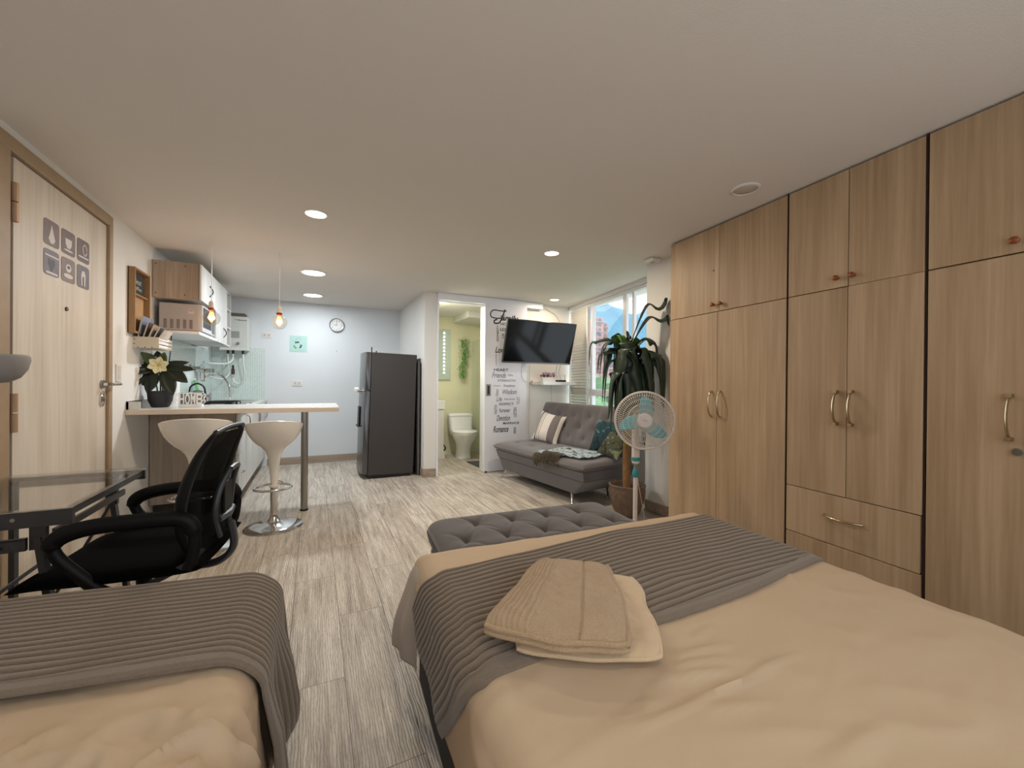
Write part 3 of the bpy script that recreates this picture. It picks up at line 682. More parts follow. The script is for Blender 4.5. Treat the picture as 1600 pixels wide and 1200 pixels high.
MB().cyl((0, 0, 0), .012, .04, 14).build('fitting', CHROME, t, smooth=True); MB().cyl((0, 0, .04), .019, .07, 16).build('valve_body', mat('valve red brown', (92, 50, 46), .5), t, smooth=True); MB().cyl((0, 0, .11), .011, .05, 14).build('stem', BLACK, t, smooth=True)
# taps on left wall
t = thing('wall_tap', 'chrome cross handled stop tap on the left tiled wall', 'tap', (LX + .006, 5.02, 1.275))
MB().cyl((0, 0, 0), .032, .012, 20, 'X').build('flange', STEEL, t, smooth=True); MB().cyl((0, 0, 0), .012, .16, 14, 'X').build('stem', STEEL, t, smooth=True); MB().cyl((.075, 0, 0), .03, .014, 18, 'X').build('wheel', STEEL, t, smooth=True)
t = thing('kitchen_faucet', 'chrome kitchen faucet with curved spout over the sink', 'faucet', (LX + .006, 5.62, 1.2))
MB().obox((.05, 0, .06), (.09, .17, .05)).obox((.06, 0, 0), (.05, .05, .12)).build('body', CHROME, t, bevel=.012)
MB().cyl((.1, -.07, .06), .022, .05, 16, 'X').build('handle', CHROME, t, smooth=True); MB().cyl((.1, .07, .06), .022, .05, 16, 'X').build('handle', CHROME, t, smooth=True)
MB().tube(spline([(.06, 0, -.05), (.14, -.02, .02), (.25, -.1, .0), (.33, -.22, -.09), (.36, -.3, -.22), (.36, -.32, -.25)], 6), .011, 12).build('spout', CHROME, t, smooth=True)
# sink, hob
t = thing('sink', 'steel drop-in sink at the far end of the worktop', 'sink', (-1.13, 5.35, .9))
m = MB(); m.box(0, .5, 0, .012, -.0, .006).box(0, .5, .73, .742, 0, .006).box(0, .03, 0, .742, 0, .006).box(.47, .5, 0, .742, 0, .006); m.build('rim', CHROME, t, bevel=.002)
B(.03, .47, .012, .73, .0005, .002).build('basin', mat('sink steel', (186, 190, 190), .25, .8), t)
MB().box(-.055, -.03, 0, .85, .0, .05).build('back_rail', STEEL, t)
t = thing('gas_hob', 'dark gas hob with black pan supports set in the worktop', 'stove', (-1.12, 4.62, .9))
B(0, .46, 0, .56, 0, .006).build('plate', mat('hob brown steel', (110, 92, 84), .3, .5), t, bevel=.002)
for cx, cy in ((.13, .14), (.33, .14), (.13, .42), (.33, .42)):
    MB().cyl((cx, cy, .006), .04, .012, 24).build('burner', BLACK, t, smooth=True)
for cx, cy in ((.23, .14), (.23, .42)):
    g_ = MB()
    for d in (-.18, .18): g_.bar((cx + d, cy - .11, .034), (cx + d, cy + .11, .034), .009, .009)
    for d in (-.11, 0, .11): g_.bar((cx - .18, cy + d, .034), (cx + .18, cy + d, .034), .009, .009)
    for sx in (-.18, .18):
        for sy in (-.11, .11): g_.bar((cx + sx, cy + sy, .006), (cx + sx, cy + sy, .034), .009, .009, (1, 0, 0))
    g_.build('pan_support', BLACK, t)
t = thing('kettle', 'steel stovetop kettle with black handle behind the magnolia pot', 'kettle', (-1.0, 4.76, .9385))
MB().lathe([(.07, 0), (.085, .01), (.085, .05), (.06, .10), (.03, .115), (.004, .118)]).build('body', CHROME, t, smooth=True)
MB().tube(spline([(-.06, 0, .09), (-.05, 0, .15), (0, 0, .18), (.05, 0, .15), (.065, 0, .08)], 5), .008, 8, up=(0, 1, 0)).build('handle', BLACK, t, smooth=True)
MB().tube([(.07, 0, .05), (.11, 0, .09)], [.014, .009], 10).build('spout', CHROME, t, smooth=True)
# bottle, white panel etc
t = thing('soap_bottle', 'green squeeze bottle of dish soap beside the sink', 'bottle', (-1.12, 5.22, .90))
MB().loft([(0, 0, 0, .035, .025, 2.5), (.01, 0, 0, .038, .027, 2.5), (.10, 0, 0, .036, .025, 2.5), (.15, 0, 0, .04, .027, 2.2), (.20, 0, 0, .03, .022, 2), (.225, 0, 0, .012, .012, 2), (.25, 0, 0, .011, .011, 2)], 24).build('bottle_body', mat('green gel', (88, 170, 82), .15, coat=.5), t, smooth=True)
B(-.03, .03, -.029, -.026, .05, .09).build('bottle_label', mat('label red', (170, 90, 70), .5), t)
MB().cyl((0, 0, .25), .009, .02, 12).build('cap', WPLAST, t, smooth=True)
t = thing('soap_bottle', 'slim clear blue bottle beside the green soap bottle', 'bottle', (-1.10, 5.06, .90))
MB().lathe([(.022, 0), (.024, .01), (.024, .17), (.01, .2), (.01, .24)], seg=20).build('bottle_body', mat('pale blue plastic', (150, 178, 190), .2, alpha=.7), t, smooth=True)
# end splash rail on bar near wall
t = thing('steel_upstand', 'short brushed steel upstand where the bar meets the left wall', 'upstand', (LX + .002, 3.76, .9385))
B(0, .012, 0, .5, 0, .058).build('strip', STEEL, t); B(.0, .075, 0, .012, 0, .055).build('end_block', COUNTERTOP, t)
t = thing('paper_roll', 'standing roll of white kitchen paper in the corner behind the plant', 'paper roll', (-1.12, 4.5, .9))
MB().cyl((0, 0, .01), .05, .24, 28).build('paper', mat('paper white', (216, 220, 222), .8), t, smooth=True); MB().cyl((0, 0, 0), .055, .01, 24).build('base', CHROME, t, smooth=True); MB().cyl((0, 0, .25), .008, .03, 12).build('rod', CHROME, t, smooth=True)
tag(MB().tube(spline([(-1.13, 4.05, 1.235), (-1.135, 4.0, 1.15), (-1.14, 3.98, 1.05), (-1.12, 4.02, .975), (-1.06, 4.1, .944)], 6), .0045, 8).build('appliance_cable', BLACK, smooth=True), 'black cable curving down the wall behind the potted magnolia', 'cable')
# magnolia
mg = thing('potted_magnolia', 'artificial magnolia with one cream bloom in a round black pot on the bar', 'potted plant', (-1.085, 4.06, .9385))
MB().lathe([(.048, 0), (.056, .004), (.075, .05), (.08, .10), (.0805, .125), (.075, .125), (.07, .105), (.001, .10)], seg=36).build('pot', mat('charcoal pot', (38, 38, 42), .6), mg, smooth=True)
st = MB()
for P in ([(0, 0, .10), (.0, 0, .2), (-.01, 0, .30), (.0, -.02, .40)], [(-.02, .01, .1), (-.025, 0, .17), (-.05, -.01, .23)], [(.02, 0, .1), (.035, 0, .17), (.06, 0, .22)], [(.01, .02, .1), (.0, .03, .2), (-.05, .04, .28)]):
    st.tube(spline(P, 4), .005, 8)
st.build('stem', mat('stem brown', (62, 54, 44), .7), mg, smooth=True)
def oval_leaf(base, d, L_, W_, curl=.2, up=(0, 0, 1), n=8, droop=0.0, pw=1.0):
    d = Vector(d).normalized(); up = Vector(up); side = d.cross(up)
    if side.length < .1: side = Vector((1, 0, 0))
    side.normalize(); nn = side.cross(d); base = Vector(base)
    def f(u, v):
        q = (u - .5) * 2; wdt = W_ * .5 * (sin(PI * min(1, max(0, v * .97 + .015)) ** pw)) ** .8
        return base + d * L_ * v + side * q * wdt + nn * (abs(q) * wdt * curl) + Vector((0, 0, -droop * v * v * L_))
    return MB().grid(f, 4, n)
LEAFS = [((0, 0, .29), (-1, -.2, .12), .17, .06), ((0, 0, .29), (-.9, -.5, -.05), .19, .055), ((0, 0, .3), (-.55, -.3, .75), .15, .07), ((0, 0, .27), (-.85, .1, -.25), .17, .05),
         ((0, 0, .3), (1, -.1, .08), .19, .055), ((0, 0, .3), (.8, .1, .35), .16, .05), ((0, -.01, .31), (.25, -.3, .8), .12, .055), ((0, 0, .3), (-.15, .1, .9), .13, .06),
         ((.02, -.02, .29), (.35, -.3, -.75), .17, .09), ((.03, -.01, .30), (.75, -.2, -.45), .15, .085), ((-.02, -.02, .28), (-.2, -.3, -.8), .14, .075), ((0, 0, .3), (-.9, .3, .45), .14, .065),
         ((-.03, 0, .15), (-.85, -.1, .45), .11, .03), ((0, 0, .3), (.9, .3, .6), .12, .045), ((0, 0, .28), (-.7, -.4, -.5), .15, .045)]
for k, (b_, d_, l_, w2) in enumerate(LEAFS): oval_leaf(b_, d_, l_ * 1.2, w2 * 1.12, .25, up=(.15, -1, .45), droop=.10).build('leaf', [mat('magnolia leaf', (22, 32, 20), .4, var=.25), mat('magnolia leaf light', (70, 82, 40), .4, var=.2)][k in (2, 6, 11)], mg, smooth=True, solid=.0012)
PET = mat('magnolia petal', (228, 218, 176), .6, var=.04)
for k in range(6):
    a = 2 * PI * k / 6 + .3
    oval_leaf((.0, -.035, .325), (cos(a), -.35, sin(a) * .9), .072, .052, -.45, up=(0, 1, 0)).build('petal', PET, mg, smooth=True, solid=.001)
MB().sphere((0, -.045, .327), .01, 12).build('flower_centre', mat('flower centre', (196, 176, 90), .7), mg, smooth=True)
# HOME napkin holder
hm_ = thing('napkin_holder', 'white cut-out box with the letters HOME on the bar counter', 'napkin holder', (-.955, 3.98, .9385), math.radians(-2))
Wm = mat('napkin holder white', (232, 232, 232), .4)
B(0, .15, 0, .055, 0, .022).build('tray', Wm, hm_)
fr_ = MB().box(0, .006, 0, .004, .022, .112).box(.144, .15, 0, .004, .022, .112).box(0, .15, 0, .004, .104, .112)
fr_.build('front_frame', Wm, hm_)
for k, ch in enumerate('HOME'): text(ch, (.03, .084), Wm, 'letter', hm_, plane_M((.021 + k * .036, .004, .063), (1, 0, 0), (0, 0, 1)), depth=.004, bold=.02)
B(0, .15, .051, .055, .022, .112).build('back_panel', mat('napkin', (120, 124, 124), .8), hm_)
sc_ = MB()
for sx in (-1, 1):
    x0 = 0 if sx < 0 else .15
    for zc in (.045, .085): sc_.tube([(x0 + sx * (.004 + .009 * (1 - cos(a))), .002, zc + .014 * sin(a)) for a in [PI * .0 + 1.6 * PI * q / 12 for q in range(13)]], .0028, 6)
sc_.build('scroll', Wm, hm_, smooth=True)
# scissors/clutter by hob already; clear glass tray on bar
# wood shadow box, rack, magazines
sb = thing('shadow_box', 'wooden wall box with a small chalkboard in its upper half', 'wall box', (LX, 3.775, 1.485))
SBW = mat('honey wood', (148, 114, 76), .5, var=.1, vscale=12)
B(0, .006, 0, .30, 0, .47).build('back', mat('worn plywood', (166, 134, 94), .6, var=.15, vscale=9), sb)
MB().box(.0, .042, 0, .014, 0, .47).box(0, .042, .286, .30, 0, .47).box(0, .042, .014, .286, 0, .014).box(0, .042, .014, .286, .456, .47).build('frame', SBW, sb, bevel=.001)
B(.006, .03, .014, .286, .28, .29).build('divider', SBW, sb)
B(.006, .010, .02, .28, .295, .452).build('chalkboard', mat('chalk black', (46, 46, 42), .8, var=.3, vscale=40), sb)
text('Best', (.14, .04), mat('chalk', (180, 178, 160), .9), 'chalk_lettering', sb, plane_M((.0102, .15, .39), (0, 1, 0), (0, 0, 1)), shear=.2)
text('coffee', (.15, .028), mat('chalk', (180, 178, 160), .9), 'chalk_lettering', sb, plane_M((.0102, .15, .34), (0, 1, 0), (0, 0, 1)))
for k in range(2): B(.006, .009, .05, .13, .19 + k * .05, .193 + k * .05).build('mark', mat('ink brown', (90, 60, 36), .8), sb)
rk = thing('magazine_crate', 'cream slatted wall crate holding magazines below the wooden box', 'crate', (LX, 3.87, 1.385))
RW = mat('crate cream', (206, 196, 176), .6, var=.04)
B(0, .15, 0, .01, 0, .082).build('side', RW, rk); B(0, .15, .30, .31, 0, .082).build('side', RW, rk)
B(0, .15, .01, .30, 0, .008).build('bottom', RW, rk)
for k in range(3): B(.142, .15, .01, .30, .006 + k * .028, .026 + k * .028).build('slat', mat('slat white', (226, 226, 222), .5), rk)
for k in range(3): MB().cyl((.03 + k * .04, -.001, .004), .004, .002, 8, 'Y').build('nail', DGREY, rk)
for z in (.03, .06): MB().cyl((.01, -.001, z), .004, .002, 8, 'Y').build('nail', DGREY, rk)
mc = [((120, 132, 156), 'pale blue covered magazine, nearest the wall in the crate'), ((92, 72, 64), 'brown covered magazine, second from the wall in the crate'), ((168, 150, 128), 'tan covered magazine, middle of the crate'),
      ((74, 70, 76), 'dark grey magazine, fourth from the wall in the crate'), ((182, 172, 158), 'cream covered magazine, outermost in the crate')]
for k, (c, lb) in enumerate(mc):
    hgt = [.23, .19, .175, .165, .15][k]
    t = thing('magazine', lb, 'magazine', (LX + .012 + k * .0235, 3.883, 1.394), 0, 'magazines in the cream crate', tilt=Matrix.Rotation(math.radians(9 + k * 5), 4, 'Y'))
    B(0, .007, 0, .22 - k * .012, 0, hgt).build('pages', mat('paper', (214, 208, 196), .8), t)
    MB().box(.0072, .0085, 0, .22 - k * .012, 0, hgt).box(-.0012, -.0002, 0, .22 - k * .012, 0, hgt).build('cover', mat('magazine cover %d' % k, c, .35, var=.4, vscale=14), t)

# clock
ck = thing('wall_clock', 'round white wall clock with grey rim showing nine o clock', 'clock', (.277, YB, 1.957))
R_ = lambda a, r: (r * sin(a), -.031, r * cos(a))
CY = Matrix.Rotation(PI / 2, 4, 'X')
MB().ring([[Vector((r * cos(2 * PI * k / 40), -d, r * sin(2 * PI * k / 40))) for k in range(40)] for r, d in ((.094, 0), (.098, .012), (.098, .03), (.092, .036), (.086, .034), (.086, .022), (.001, .022))]).build('case', mat('clock rim', (150, 152, 156), .3, .4), ck, smooth=True)
MB().ring([[Vector((.085 * cos(2 * PI * k / 40), -d, .085 * sin(2 * PI * k / 40))) for k in range(40)] for d in (.022, .0235)]).build('dial', mat('dial white', (226, 226, 224), .5), ck)
ink = mat('clock ink', (28, 28, 30), .5)
for h in range(1, 13):
    a = 2 * PI * h / 12
    text(str(h), (.017 if h > 9 else .010, .015), ink, 'numeral', ck, plane_M((.066 * sin(a), -.0236, .066 * cos(a)), (1, 0, 0), (0, 0, 1)), bold=.01)
MB().bar((0, -.026, -.008), (0, -.026, .062), .003, .002, (0, 1, 0)).build('minute_hand', ink, ck)
MB().bar((.01, -.025, 0), (-.045, -.025, 0), .004, .002, (0, 1, 0)).build('hour_hand', ink, ck)
# recycling poster
ps = thing('recycling_poster', 'pale mint square poster with a green recycling symbol on the kitchen wall', 'poster', (-.208, YB, 1.666))
B(-.107, .107, -.003, -.0005, -.112, .112).build('sheet', mat('mint paper', (172, 206, 200), .3), ps)
gd = mat('recycle green', (52, 92, 74), .5); gd2 = mat('recycle light green', (118, 160, 96), .5)
for k in range(3):
    a = 2 * PI * k / 3 + PI / 2
    def rp(r, t_): return (r * cos(a + t_) - .01, r * sin(a + t_) - .02)
    m = MB().prism([rp(.052, -.5), rp(.056, .0), rp(.052, .42), rp(.064, .42), rp(.046, .85), rp(.024, .5), rp(.032, .42), rp(.034, 0), rp(.03, -.45)], .0008, plane_M((0, -.003, 0), (1, 0, 0), (0, 0, 1)))
    m.build('arrow', gd if k != 1 else gd2, ps)
for k, (s, wdt, z) in enumerate((('PLEASE', .05, .085), ('RECYCLE', .07, .062), ('paper', .04, .04), ('glass', .035, -.085), ('plastic', .06, -.092))):
    text(s, (wdt, .010), mat('poster ink', (120, 156, 152), .6), 'poster_lettering', ps, plane_M(((0, 0, -.06, .0, .05)[k], -.003, z), (1, 0, 0), (0, 0, 1)))
# nail on wall
tag(MB().cyl((.28, YB - .012, 1.585), .005, .012, 10, 'Y').build('wall_nail', DGREY), 'small nail in the kitchen wall below the clock', 'nail')

# fridge (stands slightly tilted)
tl = Matrix.Translation((.52, 0, 0)) @ Matrix.Rotation(math.radians(1.6), 4, 'Y') @ Matrix.Translation((-.52, 0, 0))
fg = thing('refrigerator', 'dark grey two door refrigerator beside the partition wall', 'refrigerator', (.563, 5.03, .002), 0, tilt=tl)
FS = mat('fridge side charcoal', (66, 63, 62), .42, .3); FD = mat('fridge door steel', (100, 99, 100), .26, .85)
B(0, .53, 0, .62, .03, 1.482).build('cabinet', FS, fg, bevel=.006)
B(.02, .5, .02, .6, 0, .03).build('base', BLACK, fg)
def fdoor(z0, z1):
    prof = []
    for k in range(13):
        v = k / 12; prof.append((-.062 - .028 * sin(PI * v) ** .8, .62 * v))
    poly = [(-.004, .004), (-.055, 0)] + [(x, .004 + y * .985) for x, y in prof] + [(-.055, .618), (-.004, .616)]
    return MB().prism(poly, z1 - z0, Z(z0))
fd1 = fdoor(.045, 1.02).build('lower_door', FD, fg, smooth=True, bevel=.004); fd2 = fdoor(1.035, 1.482).build('freezer_door', FD, fg, smooth=True, bevel=.004)
B(-.02, -.002, .006, .61, 1.02, 1.035).build('door_gasket', BLACK, fg)
m = MB().tube([(-.07, .04, 1.028), (-.10, .05, 1.028), (-.115, .2, 1.03), (-.11, .32, 1.03)], .008, 10); m.build('handle', mat('handle silver', (190, 190, 192), .2, .9), fg, smooth=True)
MB().cyl((-.118, .09, 1.0), .0, .0).v
m = MB(); m.loft([(1.0, -.125, .30, .028, .03, 2), (1.01, -.125, .30, .034, .036, 2), (1.045, -.125, .30, .034, .036, 2), (1.058, -.125, .30, .02, .02, 2)], 20); m.build('handle_cover', WPLAST, fg, smooth=True)
B(-.102, -.088, .2, .38, .60, .83).build('water_dispenser', BLACK, fg, bevel=.005)
MB().box(-.115, -.085, .19, .39, .585, .60).build('drip_tray', BLACK, fg)
B(.53, .55, .06, .60, .1, 1.30).build('condenser', mat('condenser black', (30, 28, 28), .8), fg)
t = thing('wire_basket', 'thin white wire basket on top of the refrigerator', 'basket', (.83, 5.36, 1.486), math.radians(-3))
m = MB()
for z, e in ((.0, 0), (.06, .02)):
    P = [(-.16 - e, -.1 - e, z), (.16 + e, -.1 - e, z), (.16 + e, .1 + e, z), (-.16 - e, .1 + e, z), (-.16 - e, -.1 - e, z)]
    m.tube(P, .003, 6)
for k in range(13): x = -.16 + k * .0267; m.tube([(x, -.1, 0), (x * 1.12, -.12, .06)], .0016, 5); m.tube([(x, .1, 0), (x * 1.12, .12, .06)], .0016, 5)
m.build('wire', WPLAST, t)
t = thing('door_prop', 'black upright rod standing on the refrigerator top', 'rod', (.605, 5.06, 1.49))
MB().box(-.006, .006, 0, .012, 0, .07).build('rod', BLACK, t)
t = thing('door_prop', 'short black stub on the refrigerator top beside the tall rod', 'rod', (.66, 5.09, 1.488))
MB().box(-.006, .008, 0, .012, 0, .03).build('rod', BLACK, t)
t = thing('leaning_board', 'grey board standing behind the refrigerator against the partition', 'board', (1.135, 5.0, 0), tilt=None)
B(.01, .028, 0, .55, 0, 1.40).build('board', mat('board grey', (88, 86, 84), .6), t)

# ================================================================== BATHROOM
vn = thing('bathroom_vanity', 'white vanity cabinet at the left edge of the bathroom doorway', 'vanity', (1.34, 5.98, 0))
B(0, .42, 0, .30, .0, .74).build('cabinet', WPLAST, vn, bevel=.003); B(0, .435, -.012, .305, .74, .875).build('basin', mat('ceramic', (232, 232, 228), .12), vn, bevel=.01)
B(0, .43, -.014, .0, .0, .10).build('plinth', WPLAST, vn)
for x in (.1, .3): B(x - .05, x + .05, -.002, .0, .3, .305).build('groove', mat('seam grey', (170, 168, 165), .7), vn)
mr = thing('bathroom_mirror', 'tall bathroom mirror with a lit column of small triangles', 'mirror', (1.38, 6.29, 1.19))
B(0, .565, -.02, .008, 0, .80).build('glass', mat('mirror', (214, 228, 218), .12, .45), mr, bevel=.002)
for k in range(12):
    z = .10 + k * .057
    MB().prism([(-.018, 0), (.018, 0), (0, .034)], .002, plane_M((.46, -.02, z), (1, 0, 0), (0, 0, 1))).build('light_triangle', emat('led white', (250, 250, 255), 3), mr)
hp = thing('hanging_fern', 'bright green trailing plant hung on the lime bathroom wall', 'hanging plant', (2.15, 6.29, 1.80))
random.seed(11); m = MB()
for k in range(520):
    v = random.random(); z = .06 - .62 * v; wdt = .085 * (1 - .45 * v) + .01
    p = (random.gauss(0, .45) * wdt + .02 * sin(v * 5), -.03 - random.random() * .07, z)
    a = random.random() * 6.28
    L_ = oval_leaf(p, (cos(a), -.5 * random.random(), -.6 + sin(a) * .6), .035, .017, .3, n=3); m.add(L_.v, L_.f)
o = m.build('foliage', mat('fern green', (100, 160, 66), .6, var=.35, vscale=30), hp, smooth=True); o['kind'] = 'stuff'
MB().tube([(0, 0, .08), (.05, -.05, .09)], .004, 6).build('hook', WPLAST, hp)
tl_ = thing('toilet', 'white one-piece toilet against the lime bathroom wall', 'toilet', (2.06, 5.93, 0), math.radians(-4))
CER = mat('ceramic', (232, 232, 228), .12, coat=.5)
MB().loft([(0, .0, .05, .115, .17, 2.6), (.02, 0, .05, .112, .165, 2.6), (.12, 0, .04, .10, .15, 2.4), (.22, 0, .0, .12, .17, 2.2), (.31, 0, -.03, .17, .225, 2.1), (.375, 0, -.04, .185, .245, 2.1), (.39, 0, -.04, .18, .24, 2.1)], 40).build('bowl', CER, tl_, smooth=True)
MB().loft([(.39, 0, -.04, .188, .248, 2.1), (.40, 0, -.04, .19, .25, 2.1), (.415, 0, -.04, .188, .248, 2.1), (.425, 0, -.04, .16, .21, 2.1)], 40).build('lid', CER, tl_, smooth=True)
MB().loft([(.33, 0, .22, .15, .12, 4), (.42, 0, .22, .185, .10, 5), (.60, 0, .24, .19, .09, 5), (.625, 0, .24, .19, .09, 5)], 40).build('tank', CER, tl_, smooth=True)
MB().loft([(.626, 0, .24, .195, .097, 5), (.65, 0, .24, .19, .093, 4), (.665, 0, .24, .15, .07, 3)], 40).build('tank_lid', CER, tl_, smooth=True)
tag(MB().tube(spline([(1.82, 6.28, .22), (1.80, 6.2, .2), (1.84, 6.16, .12), (1.80, 6.2, .08), (1.78, 6.27, .14)], 6), .012, 8).build('supply_hose', DGREY, smooth=True), 'dark coiled water hose on the bathroom wall left of the toilet', 'hose')
tag(MB().prism([(1.98, 5.56), (2.5, 5.50), (2.5, 5.05), (2.0, 5.1)], .012, Z(0.0005)).build('bath_mat', mat('mat charcoal', (72, 72, 74), .95, bump=.5), bevel=.003), 'charcoal grey bath mat on the bathroom floor', 'mat')
sg = thing('shower_screen', 'clear glass shower screen seen edge-on beside the toilet', 'shower screen', (2.30, 5.55, .02))
B(0, .008, 0, .72, 0, 1.80).build('pane', mat('shower glass', (225, 238, 232), .03, trans=.9, ior=1.05, alpha=.25), sg)
for z in (.3, .5, .9, 1.1): MB().cyl((-.012, .1, z), .016, .03, 12, 'X').build('hinge', CHROME, sg)

# ================================================================== SLIDING DOOR with words
DY = PY - .015
sd = struct(B(1.948, 2.55, DY - .03, DY + .004, .012, 2.157), 'door_2', mat('white gloss door', (228, 230, 238), .3), 'white sliding door covered in printed family words', bevel=.002)
DM = lambda x, z, r=(1, 0, 0), u=(0, 0, 1): plane_M((x, DY - .0302, z), r, u)
m = MB().prism([(-.032, -.075), (.032, -.075), (.032, .075), (-.032, .075)], .004, DM(2.0, 1.055)); m.build('pull_plate', STEEL, sd, bevel=.003)
MB().prism([(-.014, -.055), (.014, -.055), (.014, .055), (-.014, .055)], .0045, DM(2.0, 1.055)).build('pull_recess', DGREY, sd)
MB().cyl((1.97, DY - .035, .0), .012, .02, 12).build('floor_guide', BLACK, sd)
WORDS = __import__('json').loads('''[["amily", 2.297, 1.985, 0.256, 0.1, 0, 25, 1], ["HOME", 2.246, 1.914, 0.166, 0.035, 0, 35, 0], ["LOVE", 2.233, 1.843, 0.15, 0.042, 0, 35, 0], ["HONESTY", 2.122, 1.788, 0.206, 0.028, 1, 30, 0], ["US", 2.2, 1.759, 0.059, 0.03, 1, 30, 0], ["Love", 2.16, 1.576, 0.141, 0.079, 0, 30, 1], ["LAUGHTER", 2.104, 1.447, 0.152, 0.014, 1, 90, 0], ["HEART", 2.176, 1.317, 0.206, 0.035, 0, 60, 0], ["Friends", 2.147, 1.248, 0.202, 0.068, 0, 120, 1], ["life", 2.312, 1.251, 0.068, 0.029, 0, 150, 0], ["STRENGTH", 2.256, 1.179, 0.253, 0.03, 0, 120, 0], ["hope", 2.12, 1.11, 0.09, 0.022, 0, 140, 0], ["freedom", 2.296, 1.114, 0.164, 0.035, 0, 130, 0], ["bless", 2.118, 1.021, 0.087, 0.043, 1, 140, 0], ["Wisdom", 2.303, 1.032, 0.205, 0.064, 0, 120, 1], ["Life", 2.151, 0.936, 0.084, 0.056, 0, 130, 1], ["become", 2.302, 0.939, 0.15, 0.029, 0, 150, 0], ["TRUST", 2.429, 0.915, 0.104, 0.046, 1, 150, 0], ["RESPECT", 2.257, 0.873, 0.209, 0.032, 0, 80, 0], ["FAITH", 2.104, 0.804, 0.114, 0.04, 1, 110, 0], ["forever", 2.231, 0.791, 0.155, 0.056, 0, 100, 0], ["LISTEN", 2.382, 0.763, 0.123, 0.045, 1, 90, 0], ["Devotion", 2.213, 0.692, 0.193, 0.074, 0, 90, 1], ["MARRIAGE", 2.326, 0.622, 0.233, 0.031, 0, 25, 0], ["Romance", 2.179, 0.548, 0.217, 0.083, 0, 30, 1], ["KIND", 2.38, 0.526, 0.084, 0.034, 1, 30, 0]]''')
for s, x, z, ww, hh, vert, shade, script in WORDS:
    M_ = DM(x, z, (0, 0, 1), (-1, 0, 0)) if vert else DM(x, z)
    text(s, (ww, hh), mat('print %d' % shade, (shade, shade, shade + 6), .5), 'lettering', sd, M_, shear=.35 if script else 0, bold=.016 if not script else (.03 if s == 'amily' else .014))
def stroke(P, r=.006):
    return MB().tube([Vector((x, DY - .031, z)) for x, z in P], r, 6, flat=.12, up=(0, 1, 0))
for q_, P in enumerate(([[2.2, 2.027], [2.165, 1.99], [2.105, 1.982], [2.031, 1.995], [2.024, 2.05], [2.069, 2.085], [2.156, 2.081], [2.244, 2.084]], [[2.226, 2.103], [2.2, 2.04], [2.174, 1.975], [2.14, 1.924], [2.079, 1.917], [2.076, 1.951], [2.114, 1.967]], [[2.156, 2.013], [2.226, 2.03]])):
    stroke([(p.x, p.z) for p in spline([(a, 0, b) for a, b in P], 6)], (.007, .009, .004)[q_]).build('lettering_stroke', mat('print 25', (25, 25, 31), .5), sd, smooth=True)

# ================================================================== TV CORNER
tb = math.radians(17)
tv = thing('television', 'black flat television tilted forward on a wall arm, partly over the worded door', 'television', (2.588, 4.6, 1.402), 0, tilt=Matrix.Rotation(tb, 4, 'X'))
TW, TH = .998, .548
B(-TW / 2, TW / 2, -.012, .03, 0, TH).build('casing', mat('tv casing', (30, 30, 33), .4), tv, bevel=.006)
B(-TW / 2 + .012, TW / 2 - .012, -.0135, -.0115, .022, TH - .012).build('screen', mat('tv screen', (8, 11, 15), .12, spec=.35), tv)
B(-TW / 2, TW / 2, -.0145, -.010, 0, .018).build('bezel_strip', mat('bezel silver', (120, 118, 116), .3, .7), tv)
B(-.2, .2, .03, .06, .1, .4).build('back_housing', BLACK, tv, bevel=.01)
br_ = MB().bar((0, .06, .25), (0, .14, .22), .05, .05); br_.build('mount_arm', BLACK, tv)
t = thing('wall_bracket', 'black wall bracket behind the television', 'bracket', (2.588, 4.92, 1.62)); MB().box(-.1, .1, -.012, 0, -.12, .14).build('plate', BLACK, t); MB().bar((0, -.012, .0), (0, -.19, .02), .04, .04).build('arm', BLACK, t)
t = thing('wall_shelf', 'white floating shelf under the television', 'shelf', (2.76, 4.73, 1.125)); B(0, .53, 0, .185, 0, .042).build('board', mat('shelf bright white', (238, 240, 242), .3), t, bevel=.002)
t = thing('junction_box', 'low white box with a pinkish front at the left end of the wall shelf', 'box', (2.655, 4.83, 1.13)); B(0, .09, 0, .085, 0, .05).build('box', WPLAST, t, bevel=.003); B(.01, .08, -.002, 0, .01, .038).build('front', mat('box pink', (206, 186, 182), .5), t)
t = thing('flower_box', 'white box of small purple flowers on the wall shelf', 'flowers', (2.77, 4.76, 1.1675))
B(0, .20, 0, .08, 0, .06).build('box', WPLAST, t, bevel=.003)
random.seed(5); fl = MB(); lf = MB()
for k in range(90):
    p = (random.uniform(.0, .21), random.uniform(.0, .08), .075 + random.random() * .055); fl.sphere(p, random.uniform(.004, .008), 6)
for k in range(40):
    L_ = oval_leaf((random.uniform(-.01, .2), random.uniform(.01, .07), .06), (random.uniform(-1, 1), random.uniform(-1, .5), 1), .05, .012, n=3); lf.add(L_.v, L_.f)
o = fl.build('blossom', mat('purple blossom', (150, 78, 128), .7, var=.3, vscale=60), t, smooth=True); o['kind'] = 'stuff'
o = lf.build('foliage', LEAF, t, smooth=True); o['kind'] = 'stuff'
t = thing('router', 'small dark set-top box on the right part of the wall shelf', 'router', (3.03, 4.77, 1.1675)); B(0, .12, 0, .09, 0, .028).build('case', BLACK, t, bevel=.004); MB().cyl((.13, .05, 0), .006, .10, 10).build('antenna', mat('antenna white', (190, 190, 190), .5), t)
CBL = mat('grey cable', (186, 182, 178), .5)
hose('cable', 'thin grey cable drooping from the television to the small wall box', [(2.38, 4.62, 1.40), (2.40, 4.68, 1.30), (2.46, 4.76, 1.20), (2.56, 4.80, 1.16), (2.66, 4.845, 1.185)], .004, CBL)
